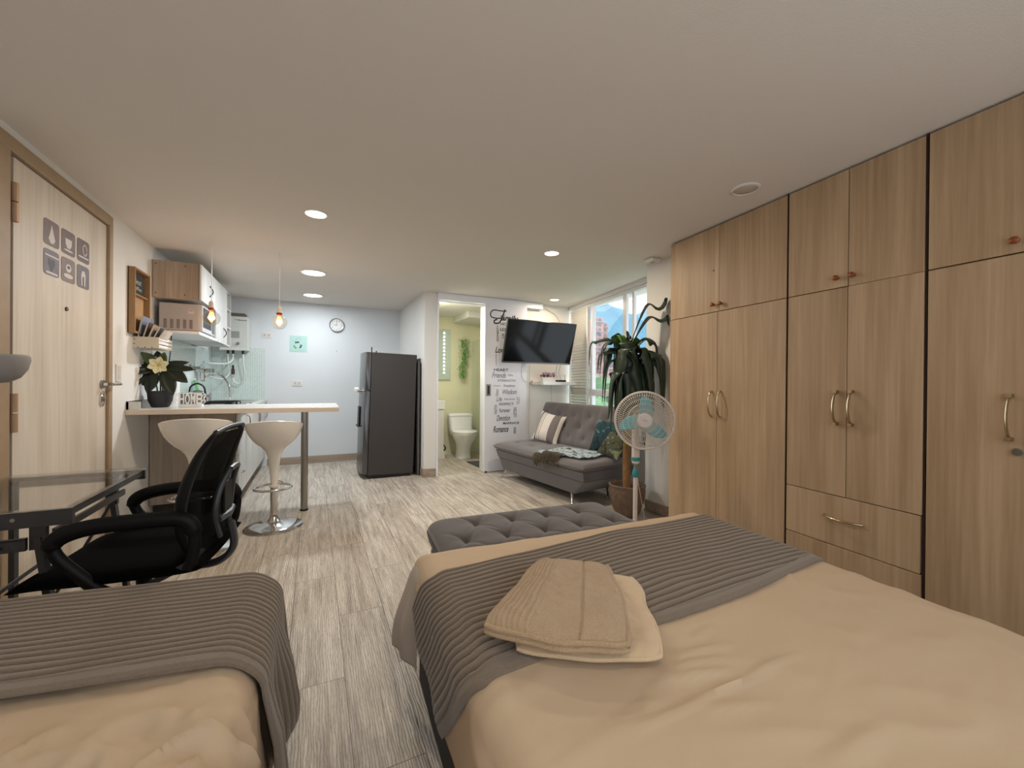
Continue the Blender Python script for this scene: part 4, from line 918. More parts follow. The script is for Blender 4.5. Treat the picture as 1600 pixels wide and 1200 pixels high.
hose('cable', 'white cable from the television back to the left of the set-top box', [(2.93, 4.64, 1.42), (2.95, 4.72, 1.32), (3.0, 4.78, 1.25), (3.03, 4.83, 1.215)], .005, WPLAST)
hose('cable', 'white cable from the television back to the right of the set-top box', [(2.99, 4.66, 1.42), (3.02, 4.76, 1.30), (3.07, 4.80, 1.23), (3.10, 4.84, 1.205)], .005, WPLAST)
hose('cable', 'white cable arching over the television from the end of the door header', [(2.80, 4.83, 2.19), (2.92, 4.9, 2.17), (3.05, 4.905, 2.11), (3.12, 4.91, 2.02), (3.13, 4.91, 1.9), (3.1, 4.91, 1.75)], .004, CBL)

# ================================================================== SOFA
SO = Vector((2.0, 4.60, 0)); SANG = math.radians(-82.97); SL = 1.60
sf = thing('sofa_bed', 'grey tufted sofa bed under the window', 'sofa', SO, SANG)
def tuft(u, v, pts, r, depth, sharp=1.0):
    h = 0
    for a, b in pts:
        d = math.hypot(u - a, v - b); h -= depth * math.exp(-(d / r) ** 1.1)
    return h
# seat cushion: x along 0..SL, y depth 0..0.72
sp_ = [(.2 + .3 * i, .2 + .24 * j) for i in range(5) for j in range(3)]
def seat_t(u, v):
    x = u * SL; y = -.03 + v * .74
    e = (1 - abs(2 * u - 1) ** 16) ** .5 * (1 - abs(2 * v - 1) ** 8) ** .5
    z = .375 + .058 * e + tuft(x, y, sp_, .045, .022) * e + .004 * noise.noise(Vector((x * 5, y * 5, 1)))
    return Vector((x, y, z))
def seat_b(u, v):
    e = (1 - abs(2 * u - 1) ** 16) ** .5 * (1 - abs(2 * v - 1) ** 8) ** .5
    return Vector((u * SL, -.03 + v * .74, .375 - .05 * e))
MB().slab(seat_t, seat_b, 96, 44).build('seat_cushion', GREYF, sf, smooth=True, ang=80)
# frame: trapezoid box then narrower plinth
def trap(x0, x1, xi0, xi1, y0, y1, yi0, yi1, z0, z1):
    return MB().add([(xi0, yi0, z0), (xi1, yi0, z0), (xi1, yi1, z0), (xi0, yi1, z0), (x0, y0, z1), (x1, y0, z1), (x1, y1, z1), (x0, y1, z1)], [(0, 1, 2, 3), (4, 7, 6, 5), (0, 4, 5, 1), (1, 5, 6, 2), (2, 6, 7, 3), (3, 7, 4, 0)])
trap(.02, SL - .02, .05, SL - .03, .0, .68, .02, .66, .245, .335).build('seat_frame', GREYF, sf, bevel=.006)
trap(.05, SL - .03, .12, SL - .20, .03, .66, .05, .62, .10, .243).build('base_box', GREYF, sf, bevel=.006)
# backrest leaning
bp_ = [(.2 + .25 * i, .13 + .20 * j) for i in range(6) for j in range(3)] + [(.075 + .25 * i, .03 + .20 * j) for i in range(0) for j in range(3)]
bp_ = [(.16 + .26 * i + (.13 if j % 2 else 0), .12 + .14 * j) for j in range(3) for i in range(6)]
def back(u, v, front=True):
    x = u * SL; q = v * .58
    e = (1 - abs(2 * u - 1) ** 14) ** .5 * (1 - abs(2 * v - 1) ** 9) ** .5
    th = .065 * e
    if front: th += tuft(x, q, bp_, .05, .04) * e + .012 * e * abs(sin(PI * (x - .03) / .26)) 
    yb = .60 + .20 * v; zb = .40 + .50 * v - .02 * 0
    n_ = Vector((0, -.93, .37)); n_.normalize()
    return Vector((x, yb, zb)) + n_ * (th if front else -.055 * e)
MB().slab(lambda u, v: back(u, v, True), lambda u, v: back(u, v, False), 120, 44).build('backrest', GREYF, sf, smooth=True, ang=80)
for x, y, dx in ((.16, .08, -.05), (SL - .26, .08, .05), (.16, .56, -.05), (SL - .26, .56, .05)):
    MB().tube(spline([(x, y, .11), (x + dx * .5, y - .02, .05), (x + dx * 1.2, y - .05, .008), (x + dx * 1.5, y - .07, .006)], 5), [.014] * 5 + [.012] * 6 + [.009] * 5, 10).build('leg', CHROME, sf, smooth=True)
# cushions on sofa
def cushion(name, label, c, size, rz, tilt, mfn, parts=None, cat='cushion'):
    M = Matrix.Rotation(tilt[0], 4, 'X') @ Matrix.Rotation(tilt[1], 4, 'Y')
    t = thing(name, label, cat, c, rz, None, tilt=M); w2, h2, th = size
    def f(u, v, s):
        a = 2 * u - 1; b = 2 * v - 1
        px = w2 / 2 * a * (1 - .06 * (1 - abs(a)) * 0 - .10 * (1 - b * b) * abs(a)); pz = h2 / 2 * b * (1 - .10 * (1 - a * a) * abs(b)) + h2 / 2
        e = max(0, (1 - abs(a) ** 2.4)) ** .6 * max(0, (1 - abs(b) ** 2.4)) ** .6
        return Vector((px, s * th / 2 * e + .004 * noise.noise(Vector((px * 12, pz * 12, s))), pz))
    MB().slab(lambda u, v: f(u, v, -1), lambda u, v: f(u, v, 1), 28, 28).build('cover', mfn, t, smooth=True, ang=80)
    return t
def stripe_mat(name, stops, axis='X', scale=1, base=.8, off=.5):
    m = bpy.data.materials.new(name); m.use_nodes = True; nt = m.node_tree; N = nt.nodes; L = nt.links; b = N['Principled BSDF']; b.inputs['Roughness'].default_value = base
    tc = N.new('ShaderNodeTexCoord'); sp = N.new('ShaderNodeSeparateXYZ'); L.new(tc.outputs['Object'], sp.inputs[0])
    ma = N.new('ShaderNodeMath'); ma.operation = 'MULTIPLY_ADD'; ma.inputs[1].default_value = scale; ma.inputs[2].default_value = off; L.new(sp.outputs[axis], ma.inputs[0])
    r = ramp(N, stops); r.color_ramp.interpolation = 'CONSTANT'; L.new(ma.outputs[0], r.inputs[0]); L.new(r.outputs[0], b.inputs['Base Color']); return m
cw, cg, cd = (226, 216, 208), (122, 112, 110), (70, 66, 72)
SM = stripe_mat('striped cushion', [(0, cw), (.10, cd), (.15, cw), (.2, cd), (.215, cw), (.28, cg), (.30, cw), (.60, cg), (.86, cw)], 'X', 1 / .37, .85, .5)
cushion('striped_cushion', 'cream cushion with grey stripes leaning on the left of the sofa', (2.50, 4.27, .43), (.37, .38, .13), math.radians(-62), (math.radians(-22), math.radians(10)), SM)
def print_mat(name, stops, sc):
    m = bpy.data.materials.new(name); m.use_nodes = True; nt = m.node_tree; N = nt.nodes; L = nt.links; b = N['Principled BSDF']; b.inputs['Roughness'].default_value = .9
    tc = N.new('ShaderNodeTexCoord'); n = N.new('ShaderNodeTexNoise'); n.inputs['Scale'].default_value = sc; n.inputs['Detail'].default_value = 3; n.inputs['Distortion'].default_value = 1.2
    L.new(tc.outputs['Object'], n.inputs['Vector']); r = ramp(N, stops); L.new(n.outputs['Fac'], r.inputs[0]); L.new(r.outputs[0], b.inputs['Base Color']); return m
TEAL = print_mat('teal leaf print', [(.38, (14, 26, 32)), (.47, (24, 62, 68)), (.54, (20, 40, 46)), (.62, (72, 120, 122))], 9)
TEAL2 = print_mat('teal green print', [(.38, (22, 30, 26)), (.47, (78, 74, 44)), (.54, (30, 54, 52)), (.62, (120, 122, 96))], 10)
cushion('patterned_cushion', 'dark teal patterned cushion leaning on the sofa back behind the fan', (2.66, 3.37, .435), (.36, .36, .12), math.radians(-80), (math.radians(-24), 0), TEAL)
cushion('patterned_cushion', 'green brown patterned cushion on the sofa seat beside the plant trunk', (2.55, 3.16, .435), (.34, .30, .12), math.radians(-92), (math.radians(-40), 0), TEAL2)
# throw
th_ = thing('throw_blanket', 'fringed olive and pale blue throw lying over the sofa seat edge', 'blanket', SO, SANG)
def thr(u, v):
    x = .92 + .55 * u + .03 * sin(v * 5); y = -.04 + .42 * v + .10 * u
    e = .006 * noise.noise(Vector((x * 16, y * 16, 3))) + .006 * noise.noise(Vector((x * 40, y * 30, 8)))
    return Vector((x, y, .447 + e + (-.03 if y < -.02 else 0)))
MB().slab(lambda u, v: thr(u, v) + Vector((0, 0, .006)), thr, 40, 30).build('cloth', print_mat('throw print', [(.36, (66, 66, 52)), (.46, (150, 164, 172)), (.56, (172, 182, 188)), (.66, (84, 92, 80))], 9), th_, smooth=True, ang=80)
fm = MB(); random.seed(3)
for k in range(70):
    u = k / 69; p = thr(u * .62, 0) + Vector((0, 0, .006)); L_ = random.uniform(.07, .13)
    q = spline([p + Vector((0, .03, .008)), p + Vector((random.uniform(-.01, .01), -.025, -.0)), p + Vector((random.uniform(-.02, .02), -.035 - random.random() * .012, -L_ * .55)), p + Vector((random.uniform(-.03, .03), -.034 - random.random() * .015, -L_))], 3)
    fm.tube(q, .0032, 5)
o = fm.build('fringe', mat('fringe olive', (78, 70, 56), .95, var=.3, vscale=60), th_, smooth=True); o['kind'] = 'stuff'

# ================================================================== BENCH
bn = thing('tufted_bench', 'grey button tufted bench at the foot of the large bed', 'bench', (.545, 2.165, 0), math.radians(-4.2))
BL, BD = 1.08, .50
bpts = [(.235 + .205 * i, -.15) for i in range(4)] + [(.13 + .205 * i, -.35) for i in range(5)]
def bt(u, v):
    x = u * BL; y = -BD * v; e = (1 - abs(2 * u - 1) ** 18) ** .5 * (1 - abs(2 * v - 1) ** 12) ** .5
    cre = 0
    for a, b in bpts:
        for a2, b2 in ((a + .1, b - .17), (a - .1, b - .17), (a + .1, b + .13), (a - .1, b + .13)):
            d = Vector((a2 - a, b2 - b)); L_ = d.length; p = Vector((x - a, y - b)); t_ = max(0, min(1, p.dot(d) / L_ ** 2)); q = (p - d * t_).length
            cre = max(cre, math.exp(-(q / .012) ** 2) * (1 - t_) * .009)
    return Vector((x, y, .345 + .078 * e + tuft(x, y, bpts, .036, .03) * e - cre * e))
def bbm(u, v):
    e = (1 - abs(2 * u - 1) ** 18) ** .5 * (1 - abs(2 * v - 1) ** 12) ** .5
    return Vector((u * BL, -BD * v, .345 - .09 * e))
GD = mat('dark grey suede', (72, 65, 62), .92, bump=.25, bscale=350, var=.06, vscale=5, sheen=.3)
MB().slab(bt, bbm, 150, 70).build('cushion', GD, bn, smooth=True, ang=80)
B(.02, BL - .02, -BD + .02, -.02, .10, .262).build('base', GD, bn, bevel=.008)
for x in (.08, BL - .08):
    for y in (-.07, -BD + .07): MB().cyl((x, y, 0), .02, .10, 14).build('leg', BLACK, bn, smooth=True)

# ================================================================== DRACAENA
PX, PYY = 2.465, 2.76
pl = thing('potted_dracaena', 'tall drooping dracaena in a carved brown pot before the window column', 'potted plant', (PX, PYY, 0))
prof = [(.085, 0), (.092, .005), (.115, .06), (.14, .14), (.152, .21), (.153, .25), (.157, .262), (.157, .275), (.147, .278), (.141, .262), (.138, .24), (.001, .24)]
seg = 96; R = []
for i, (r, z) in enumerate(spline([(a, 0, b) for a, b in prof], 3) and [(p.x, p.z) for p in spline([(a, 0, b) for a, b in prof[:7]], 5)] + prof[7:]):
    q = []
    for k in range(seg):
        a = 2 * PI * k / seg; rr = r
        if .02 < z < .155: rr += .003 * (1 if sin(a * 24) > 0 else -1) * sm(.02, .05, z) * (1 - sm(.13, .155, z))
        if .165 < z < .235: rr += .0035 * sin(a * 16) * sin((z - .165) / .07 * PI * 2)
        q.append(Vector((rr * cos(a), rr * sin(a), z)))
    R.append(q)
MB().ring(R).build('pot', mat('carved brown pot', (104, 84, 70), .6, bump=.8, bscale=40, var=.22, vscale=22), pl, smooth=True, ang=50)
MB().lathe([(.139, .243), (.001, .25)], seg=40).build('soil', mat('soil', (44, 32, 24), .95, bump=1, bscale=60), pl)
MB().tube(spline([(.0, .0, .24), (-.012, 0, .5), (.0, 0, .8), (.0, .0, 1.15), (.01, 0, 1.42)], 6), [.034 - .012 * k / 24 for k in range(25)], 14).build('trunk', mat('trunk tan', (134, 98, 60), .8, bump=.8, bscale=30, var=.2, vscale=18), pl, smooth=True)
RD = Vector((cos(yaw), -sin(yaw), 0)); FW = Vector((sin(yaw), cos(yaw), 0))
def strap(base, az, out, rise, drop, w_, m, twist=.3, tipout=.02, n=18):
    d = RD * cos(az) + FW * sin(az); base = Vector(base)
    P = spline([base, base + d * out * .45 + Vector((0, 0, rise * .8)), base + d * out * .85 + Vector((0, 0, rise * .75)), base + d * (out + .01) + Vector((0, 0, rise - drop * .35)), base + d * (out + tipout) + Vector((0, 0, rise - drop))], 6)
    N_ = len(P) - 1; V = []
    side0 = d.cross(Vector((0, 0, 1)))
    for i, p in enumerate(P):
        t_ = i / N_; wd = w_ * .98 * (1 + .22 * sin(t_ * 17 + az * 5)) * (.18 + .82 * sm(0, .45, t_)) * (1 - t_ ** 5) + .0006
        ang = twist * sin(t_ * 4 + az * 3); tg = (P[min(i + 1, N_)] - P[max(i - 1, 0)]).normalized()
        sd_ = (side0 * cos(ang) + tg.cross(side0) * sin(ang))
        cup = tg.cross(sd_).normalized() * wd * .35
        V += [p - sd_ * wd + cup + Vector((0, 0, .006 * sin(t_ * 22 + az))), p, p + sd_ * wd + cup + Vector((0, 0, .006 * cos(t_ * 19 + az)))]
    F = []
    for i in range(N_):
        for j in range(2): a = i * 3 + j; F.append((a, a + 1, a + 4, a + 3))
    MB().add(V, F).build('leaf', m, pl, smooth=True, ang=80, solid=.0012)
top = (.01, 0, 1.40)
DL = mat('dracaena dark leaf', (34, 48, 34), .42, var=.3, vscale=10)
LV = [ # az, out, rise, drop, width, mat, base z
    (-.38, .29, .47, .10, .05, DL, 1.45), (-.42, .31, .36, .16, .055, DL, 1.43), (-.4, .24, .20, .42, .075, DL, 1.40), (-.25, .20, .18, .48, .08, DL, 1.38), (-.3, .27, .14, .50, .07, DL, 1.36), (.3, .16, .10, .62, .075, DL, 1.34),
    (PI, .30, .26, .30, .05, DL, 1.42), (PI + .2, .22, .16, .22, .055, DL, 1.40), (PI - .2, .17, .12, .50, .07, DL, 1.38), (PI + .4, .13, .06, .55, .075, DL, 1.35), (PI - .5, .20, .06, .48, .05, DL, 1.33), (PI + .1, .14, .0, .62, .05, DL, 1.32),
    (-1.3, .08, .10, .55, .10, DL, 1.40), (-1.7, .07, .12, .62, .10, DL, 1.38), (-1.0, .10, .06, .58, .09, DL, 1.36), (-2.1, .10, .04, .55, .09, DL, 1.35), (-1.5, .05, .02, .60, .10, LEAFY, 1.30), (-2.0, .08, .0, .58, .08, LEAFY, 1.28), (-.9, .10, -.02, .50, .09, mat('olive leaf', (66, 76, 36), .5, var=.2), 1.30),
    (1.9, .10, .30, .34, .10, LEAFG, 1.42), (1.2, .09, .26, .36, .09, LEAFG, 1.42), (2.4, .12, .20, .5, .08, mat('mid leaf', (56, 84, 42), .5, var=.2), 1.40), (1.5, .03, .26, .0, .022, DL, 1.42), (.6, .2, .05, .6, .06, DL, 1.35),
    (-.6, .14, .0, .60, .06, DL, 1.30), (PI + .7, .16, -.02, .55, .05, DL, 1.30), (.1, .13, .02, .66, .06, DL, 1.30), (2.9, .19, .16, .36, .045, DL, 1.38),
    (-.75, .19, .06, .46, .09, DL, 1.40), (-.5, .22, .02, .40, .085, DL, 1.36), (-1.15, .13, .02, .52, .10, DL, 1.34), (-2.5, .14, .04, .48, .09, DL, 1.38), (-2.8, .17, .0, .42, .08, DL, 1.35), (-.4, .17, -.04, .50, .08, DL, 1.32), (-2.3, .10, -.06, .48, .09, DL, 1.30), (-1.8, .12, -.02, .45, .10, DL, 1.34)]
random.seed(4)
for k, (az, o_, ri, dr, w3, m_, bz) in enumerate(LV):
    if k > 1: az += random.uniform(-.15, .15); bz += random.uniform(-.12, .04); o_ *= random.uniform(.95, 1.25); dr *= random.uniform(.7, 1.05); ri *= random.uniform(.8, 1.3)
    strap((.005, 0, bz), az, o_, ri, dr, w3 * (1 if k > 1 else 1.1), m_, twist=.3 if k < 2 else random.uniform(.2, .9))

# ================================================================== FAN
fn = thing('pedestal_fan', 'white pedestal fan with turquoise blades in front of the plant', 'fan', (2.115, 2.28, 0))
FP = mat('fan beige white', (214, 202, 192), .4); TQ = mat('turquoise blade', (96, 198, 210), .25, trans=.15, ior=1.2, coat=.3); TQD = mat('turquoise knob', (52, 132, 134), .4)
MB().lathe([(.19, 0), (.195, .008), (.185, .02), (.12, .035), (.04, .055), (.03, .09)], seg=48).build('base', FP, fn, smooth=True)
MB().cyl((0, 0, .08), .016, .42, 20).build('lower_pole', FP, fn, smooth=True)
MB().cyl((0, 0, .50), .0105, .12, 18).build('inner_pole', CHROME, fn, smooth=True)
MB().lathe([(.018, .468), (.024, .485), (.022, .505), (.014, .53), (.012, .535)]).build('height_knob', TQD, fn, smooth=True)
MB().lathe([(.014, .565), (.026, .572), (.029, .585), (.029, .65), (.027, .75), (.024, .86)]).build('neck', FP, fn, smooth=True)
MB().lathe([(.0295, .588), (.031, .592), (.031, .612), (.0295, .616)]).build('neck_band', TQD, fn, smooth=True)
FC = Vector((-.015, -.10, .892)); fdir = Vector((-.655, -.755, .06)).normalized()     # faces the camera side
fx = fdir.cross(Vector((0, 0, 1))).normalized() * -1; fu = fdir.cross(fx) * -1
if fu.z < 0: fu = -fu
def FPt(r, a, d): return FC + fx * (r * cos(a)) + fu * (r * sin(a)) + fdir * d
MB().tube([FC + fdir * -.16, FC + fdir * -.14, FC + fdir * -.06, FC + fdir * -.04], [.04, .055, .058, .045], 24).build('motor', FP, fn, smooth=True)
MB().tube([FC + fdir * -.10 + Vector((0, 0, -.0)), Vector((0, 0, .84))], .022, 14).build('tilt_joint', FP, fn, smooth=True)
RG = .200
MB().tube([FPt(RG, 2 * PI * k / 64, 0) for k in range(65)], .0085, 10, up=tuple(fdir)).build('rim', FP, fn, smooth=True)
for nm, sg in (('front_grille', 1), ('rear_grille', -1)):
    gm = MB(); dep = .062 if sg > 0 else .07
    def gd_(r): return sg * dep * (1 - (r / RG) ** 3.2)
    for k in range(72):
        a = 2 * PI * k / 72; gm.tube([FPt(r, a + .16 * (1 - r / RG) * sg, gd_(r)) for r in (.05, .085, .12, .15, .18, RG)], .0015, 5)
    for r in (.08, .115, .15, .18):
        gm.tube([FPt(r, 2 * PI * k / 56, gd_(r)) for k in range(57)], .0016, 5, up=tuple(fdir))
    gm.build(nm, FP, fn)
MB().tube([FC + fdir * .058, FC + fdir * .064, FC + fdir * .070, FC + fdir * .072], [.052, .052, .046, .02], 36).build('hub_badge', FP, fn, smooth=True)
text('SAMURAI', (.045, .009), mat('ink grey', (40, 42, 48), .6), 'badge_lettering', fn, plane_M(FC + fdir * .0725, (fx * cos(-.25) + fu * sin(-.25)), (fu * cos(-.25) - fx * sin(-.25)))) if False else MB().tube([FC + fdir * .0725 + (fx * cos(-.25) + fu * sin(-.25)) * t_ for t_ in (-.02, -.008, .008, .02)], [.001, .004, .004, .001], 6, flat=.2).build('badge_mark', mat('ink grey', (40, 42, 48), .6), fn)
MB().tube([FC + fdir * -.02, FC + fdir * .02], .03, 20).build('blade_hub', TQ, fn, smooth=True)
for a0 in (math.radians(76), math.radians(184), math.radians(-52)):
    def bl(u, v):
        r = .025 + .15 * u; wdt = .03 + .058 * sin(PI * min(1, u * .9 + .12)) ** .7
        a = a0 + (v - .5) * wdt / max(r, .05) * 1.15 + .25 * u; return FPt(r, a, .022 * (v - .5) * 2 * (1 - .3 * u))
    MB().grid(bl, 14, 8).build('blade', TQ, fn, smooth=True, solid=.002)
hose('fan_cord', 'thin beige fan cord hanging from the neck to the floor', [(2.145, 2.30, .60), (2.19, 2.34, .45), (2.27, 2.38, .25), (2.35, 2.42, .06), (2.42, 2.50, .008), (2.60, 2.45, .006)], .003, mat('cord beige', (170, 158, 146), .5))

# ================================================================== DESK
dk = thing('glass_desk', 'smoked glass desk on a dark steel frame against the entrance door wall', 'desk', (-1.185, 1.86, 0))
SG = mat('smoked glass', (205, 205, 200), .04, trans=1, ior=1.05, alpha=.42)
DM_ = mat('desk metal', (66, 64, 64), .4, .5)
DZ = .72
B(.0, .455, .0, .69, DZ, DZ + .008).build('glass_top', SG, dk, bevel=.001)
B(.0, .455, .012, .03, DZ - .055, DZ - .003).build('apron', DM_, dk)
B(.0, .455, .66, .675, DZ - .045, DZ - .003).build('apron', DM_, dk)
MB().cyl((.315, .009, DZ - .025), .006, .004, 10, 'Y').build('bolt', STEEL, dk)
B(.428, .446, .02, .66, DZ - .03, DZ - .006).build('side_rail', DM_, dk)
for y in (.05, .60):
    B(.335, .375, y, y + .02, DZ - .14, DZ - .02).build('drop_post', DM_, dk)
    MB().bar((.355, y + .01, DZ - .1), (.43, y + .01, .0), .03, .018).build('leg', DM_, dk)
    MB().bar((.04, y + .01, DZ - .02), (.04, y + .01, .0), .03, .018).build('leg', DM_, dk)
rm = MB().box(0, .335, .03, .045, DZ - .135, DZ - .10); rm.build('lower_rail', DM_, dk)
hl = MB()
for k in range(11): hl.cyl((.02 + k * .026, .0285, DZ - .118), .004, .002, 8, 'Y')
hl.build('rail_holes', BLACK, dk)
B(0, .335, .03, .045, DZ - .10, DZ - .094).build('rail_lip', BLACK, dk)
MB().bar((.36, .06, DZ - .19), (.08, -.0, .30), .022, .010).build('brace', mat('brace steel blue', (104, 108, 116), .3, .8), dk)
MB().bar((.36, .61, DZ - .12), (.12, .60, .10), .022, .010).build('brace', DM_, dk)
B(.39, .40, .05, .61, DZ - .10, DZ - .075).build('under_rail', DM_, dk)
# lamp at left edge
lp = thing('desk_lamp', 'grey bowl shaded lamp on a slim stem standing on the glass desk', 'lamp', (-1.07, 2.2, DZ + .0085))
LG = mat('lamp grey', (150, 144, 140), .5)
MB().lathe([(.012, .405), (.035, .408), (.062, .425), (.080, .455), (.088, .490), (.087, .505), (.080, .512), (.074, .505), (.070, .46), (.05, .43), (.001, .42)], seg=40).build('shade', LG, lp, smooth=True)
MB().tube(spline([(-.05, -.17, .01), (-.05, -.16, .18), (-.03, -.08, .33), (0, 0, .41)], 6), .006, 12).build('stem', LG, lp, smooth=True); MB().lathe([(.05, 0), (.05, .008), (.01, .016)], (-.05, -.17, 0)).build('base', LG, lp, smooth=True)

# ================================================================== OFFICE CHAIR (faces the desk, -x)
ch = thing('office_chair', 'black mesh-back desk chair on castors between the desk and the small bed', 'office chair', (-.60, 2.07, 0), math.radians(-6))
CB = mat('chair black plastic', (7, 7, 8), .5, spec=.25); CM = mat('chair grey frame', (52, 54, 58), .4)
def cs(u, v, s):
    a = 2 * u - 1; b = 2 * v - 1
    x = .265 * a; y = .26 * b * (1 - .10 * (a < 0) * a * a)
    e = max(0, 1 - abs(a) ** 5) ** .5 * max(0, 1 - abs(b) ** 5) ** .5
    return Vector((x, y, .465 + (s * .04 * e if s > 0 else -.03 * e) + .012 * b * b - (.018 * (a < -.6) * (abs(a) - .6) ** 2 * 6)))
MB().slab(lambda u, v: cs(u, v, 1), lambda u, v: cs(u, v, -1), 36, 36).build('seat', BLACKF, ch, smooth=True, ang=80)
# backrest: curve from (.22,.47) to (.36,.97)
bc = spline([(.225, 0, .50), (.195, 0, .60), (.20, 0, .72), (.235, 0, .84), (.27, 0, .92), (.285, 0, .95)], 6)
def bw(t_): return .20 + .03 * sin(PI * t_) - .035 * t_ ** 4
NB = len(bc) - 1
for sgn in (-1, 1):
    pts = [Vector((p.x - .02 * 0, sgn * bw(i / NB), p.z)) for i, p in enumerate(bc)]
    MB().tube(pts, [.014 + .016 * sin(PI * min(1, i / NB + .15)) for i in range(NB + 1)], 10, flat=.55).build('back_frame', CB, ch, smooth=True)
MB().tube([Vector((bc[-1].x + .01 * 0, y, bc[-1].z + .008 * (1 - (y / .18) ** 2))) for y in [-.17 + .34 * k / 10 for k in range(11)]], .011, 10).build('top_rail', CM, ch, smooth=True)
MB().tube([Vector((bc[0].x, y, bc[0].z)) for y in [-.2 + .4 * k / 10 for k in range(11)]], .016, 10).build('bottom_rail', CB, ch, smooth=True)
def mesh_back(u, v):
    i = v * NB; k = min(int(i), NB - 1); p = bc[k].lerp(bc[k + 1], i - k); y = (2 * u - 1) * bw(v) * .96
    return Vector((p.x + .03 * (1 - (2 * u - 1) ** 2) , y, p.z))
MM = mat('chair mesh', (8, 8, 9), .9, alpha=.88, spec=.15)
MB().grid(mesh_back, 20, 24).build('mesh_panel', MM, ch, smooth=True, solid=.002)
# lumbar support frame
lm_ = MB()
for sgn in (-1, 1): lm_.tube(spline([(.265, sgn * .05, .52), (.262, sgn * .10, .62), (.275, sgn * .085, .72), (.30, sgn * .05, .79)], 5), .011, 8)
lm_.tube([(.30, -.05, .79), (.302, 0, .795), (.30, .05, .79)], .011, 8); lm_.tube([(.27, -.09, .60), (.285, 0, .60), (.27, .09, .60)], .014, 8)
lm_.build('lumbar_frame', CM, ch, smooth=True)
MB().obox((.275, 0, .67), (.014, .10, .13)).build('lumbar_pad', CB, ch, bevel=.005)
MB().tube(spline([(.12, 0, .40), (.24, 0, .40), (.30, 0, .46), (.29, 0, .56)], 5), .028, 10, flat=.5).build('back_bracket', CM, ch, smooth=True)
for sgn in (-1, 1):
    y = sgn * .25
    P = spline([(.225, y, .48), (.24, y, .52), (.245, y, .60), (.215, y, .655), (.10, y, .664), (-.05, y, .656), (-.13, y, .625), (-.13, y, .575), (-.07, y, .50), (-.02, y, .445), (.03, y, .42)], 6)
    MB().tube(P, [.027 if 12 < i < 40 else .020 for i in range(len(P))], 10, flat=.8, up=(0, 1, 0)).build('armrest', CB, ch, smooth=True)
    MB().bar((.235, y, .50), (.10, y * .8, .425), .03, .02).build('arm_bracket', CM, ch)
MB().cyl((0, 0, .12), .025, .31, 18).build('gas_lift', CB, ch, smooth=True)
MB().box(-.12, .14, -.09, .09, .40, .43).build('mechanism', CB, ch, bevel=.006)
for k in range(5):
    a = 2 * PI * k / 5 + .3; e = Vector((.26 * cos(a), .26 * sin(a), .075))
    MB().tube([(0, 0, .13), e], [.024, .014], 10).build('base_arm', CB, ch, smooth=True)
    MB().tube([e + Vector((-sin(a), cos(a), 0)) * .022 + Vector((0, 0, -.048)), e - Vector((-sin(a), cos(a), 0)) * .022 + Vector((0, 0, -.048))], .026, 18).build('castor', BLACK, ch, smooth=True)

# ================================================================== BEDS
def fold(d, r):
    if d <= 0: return 0, 0
    if d < r * PI / 2: return r * sin(d / r), r * (1 - cos(d / r))
    return r, r + d - r * PI / 2
def drape(s, t_, W, zt, r, off=0, flare=.0):
    """cloth point over a mattress; s across (0..W), t along (0 at the foot, negative toward the head)"""
    x, y = s, t_; dx = dy = 0
    if s < r: o, dx = fold(r - s, r); x = r - o
    elif s > W - r: o, dx = fold(s - (W - r), r); x = W - r + o
    if t_ > -r: o, dy = fold(t_ + r, r); y = -r + o
    dz = max(dx, dy) if min(dx, dy) < .02 else (dx ** 3 + dy ** 3) ** (1 / 3)
    nx = 0; ny = 0
    if dx > 0: nx = (-1 if s < W / 2 else 1) * min(1, dx / r)
    if dy > 0: ny = min(1, dy / r)
    n_ = Vector((nx, ny, max(0, 1 - dz / r))); n_ = n_.normalized() if n_.length > 0 else Vector((0, 0, 1))
    p = Vector((x, y, zt - dz)) + n_ * (off + flare * max(0, dz - r))
    return p, n_, dz
def wrinkle(x, y, k=1.0):
    a = noise.noise(Vector((x * 2.1, y * 2.1, 4.2))) * .5
    w1 = abs(noise.noise(Vector((x * 3.2 + a + y * 1.5, y * 7 + a, 1.3)))); w2 = abs(noise.noise(Vector((x * 9 + y * 6, y * 16 - x * 5, 7))))
    return k * (.012 * (1 - w1 * 2.2) + .004 * (1 - w2 * 2)) - k * .008
BO = Vector((.348, 1.536, 0)); BANG = math.radians(-2.9); BW, BLN, BZ = 1.40, 1.98, .50
bed = thing('double_bed', 'large double bed with dark base beside the wardrobe', 'bed', BO, BANG)
B(.012, BW - .012, -BLN, -.012, .03, .235).build('base', mat('bed base charcoal', (62, 60, 62), .9, bump=.3), bed, bevel=.01)
B(.006, BW - .006, -BLN, -.006, .237, BZ - .014).build('mattress', mat('mattress white', (200, 196, 190), .9), bed, bevel=.05)
for x in (.1, BW - .1):
    for y in (-.1, -BLN + .1): MB().cyl((x, y, 0), .025, .03, 14).build('leg', BLACK, bed)
sh = thing('bed_sheet', 'cream fitted sheet covering the large bed', 'sheet', BO, BANG)
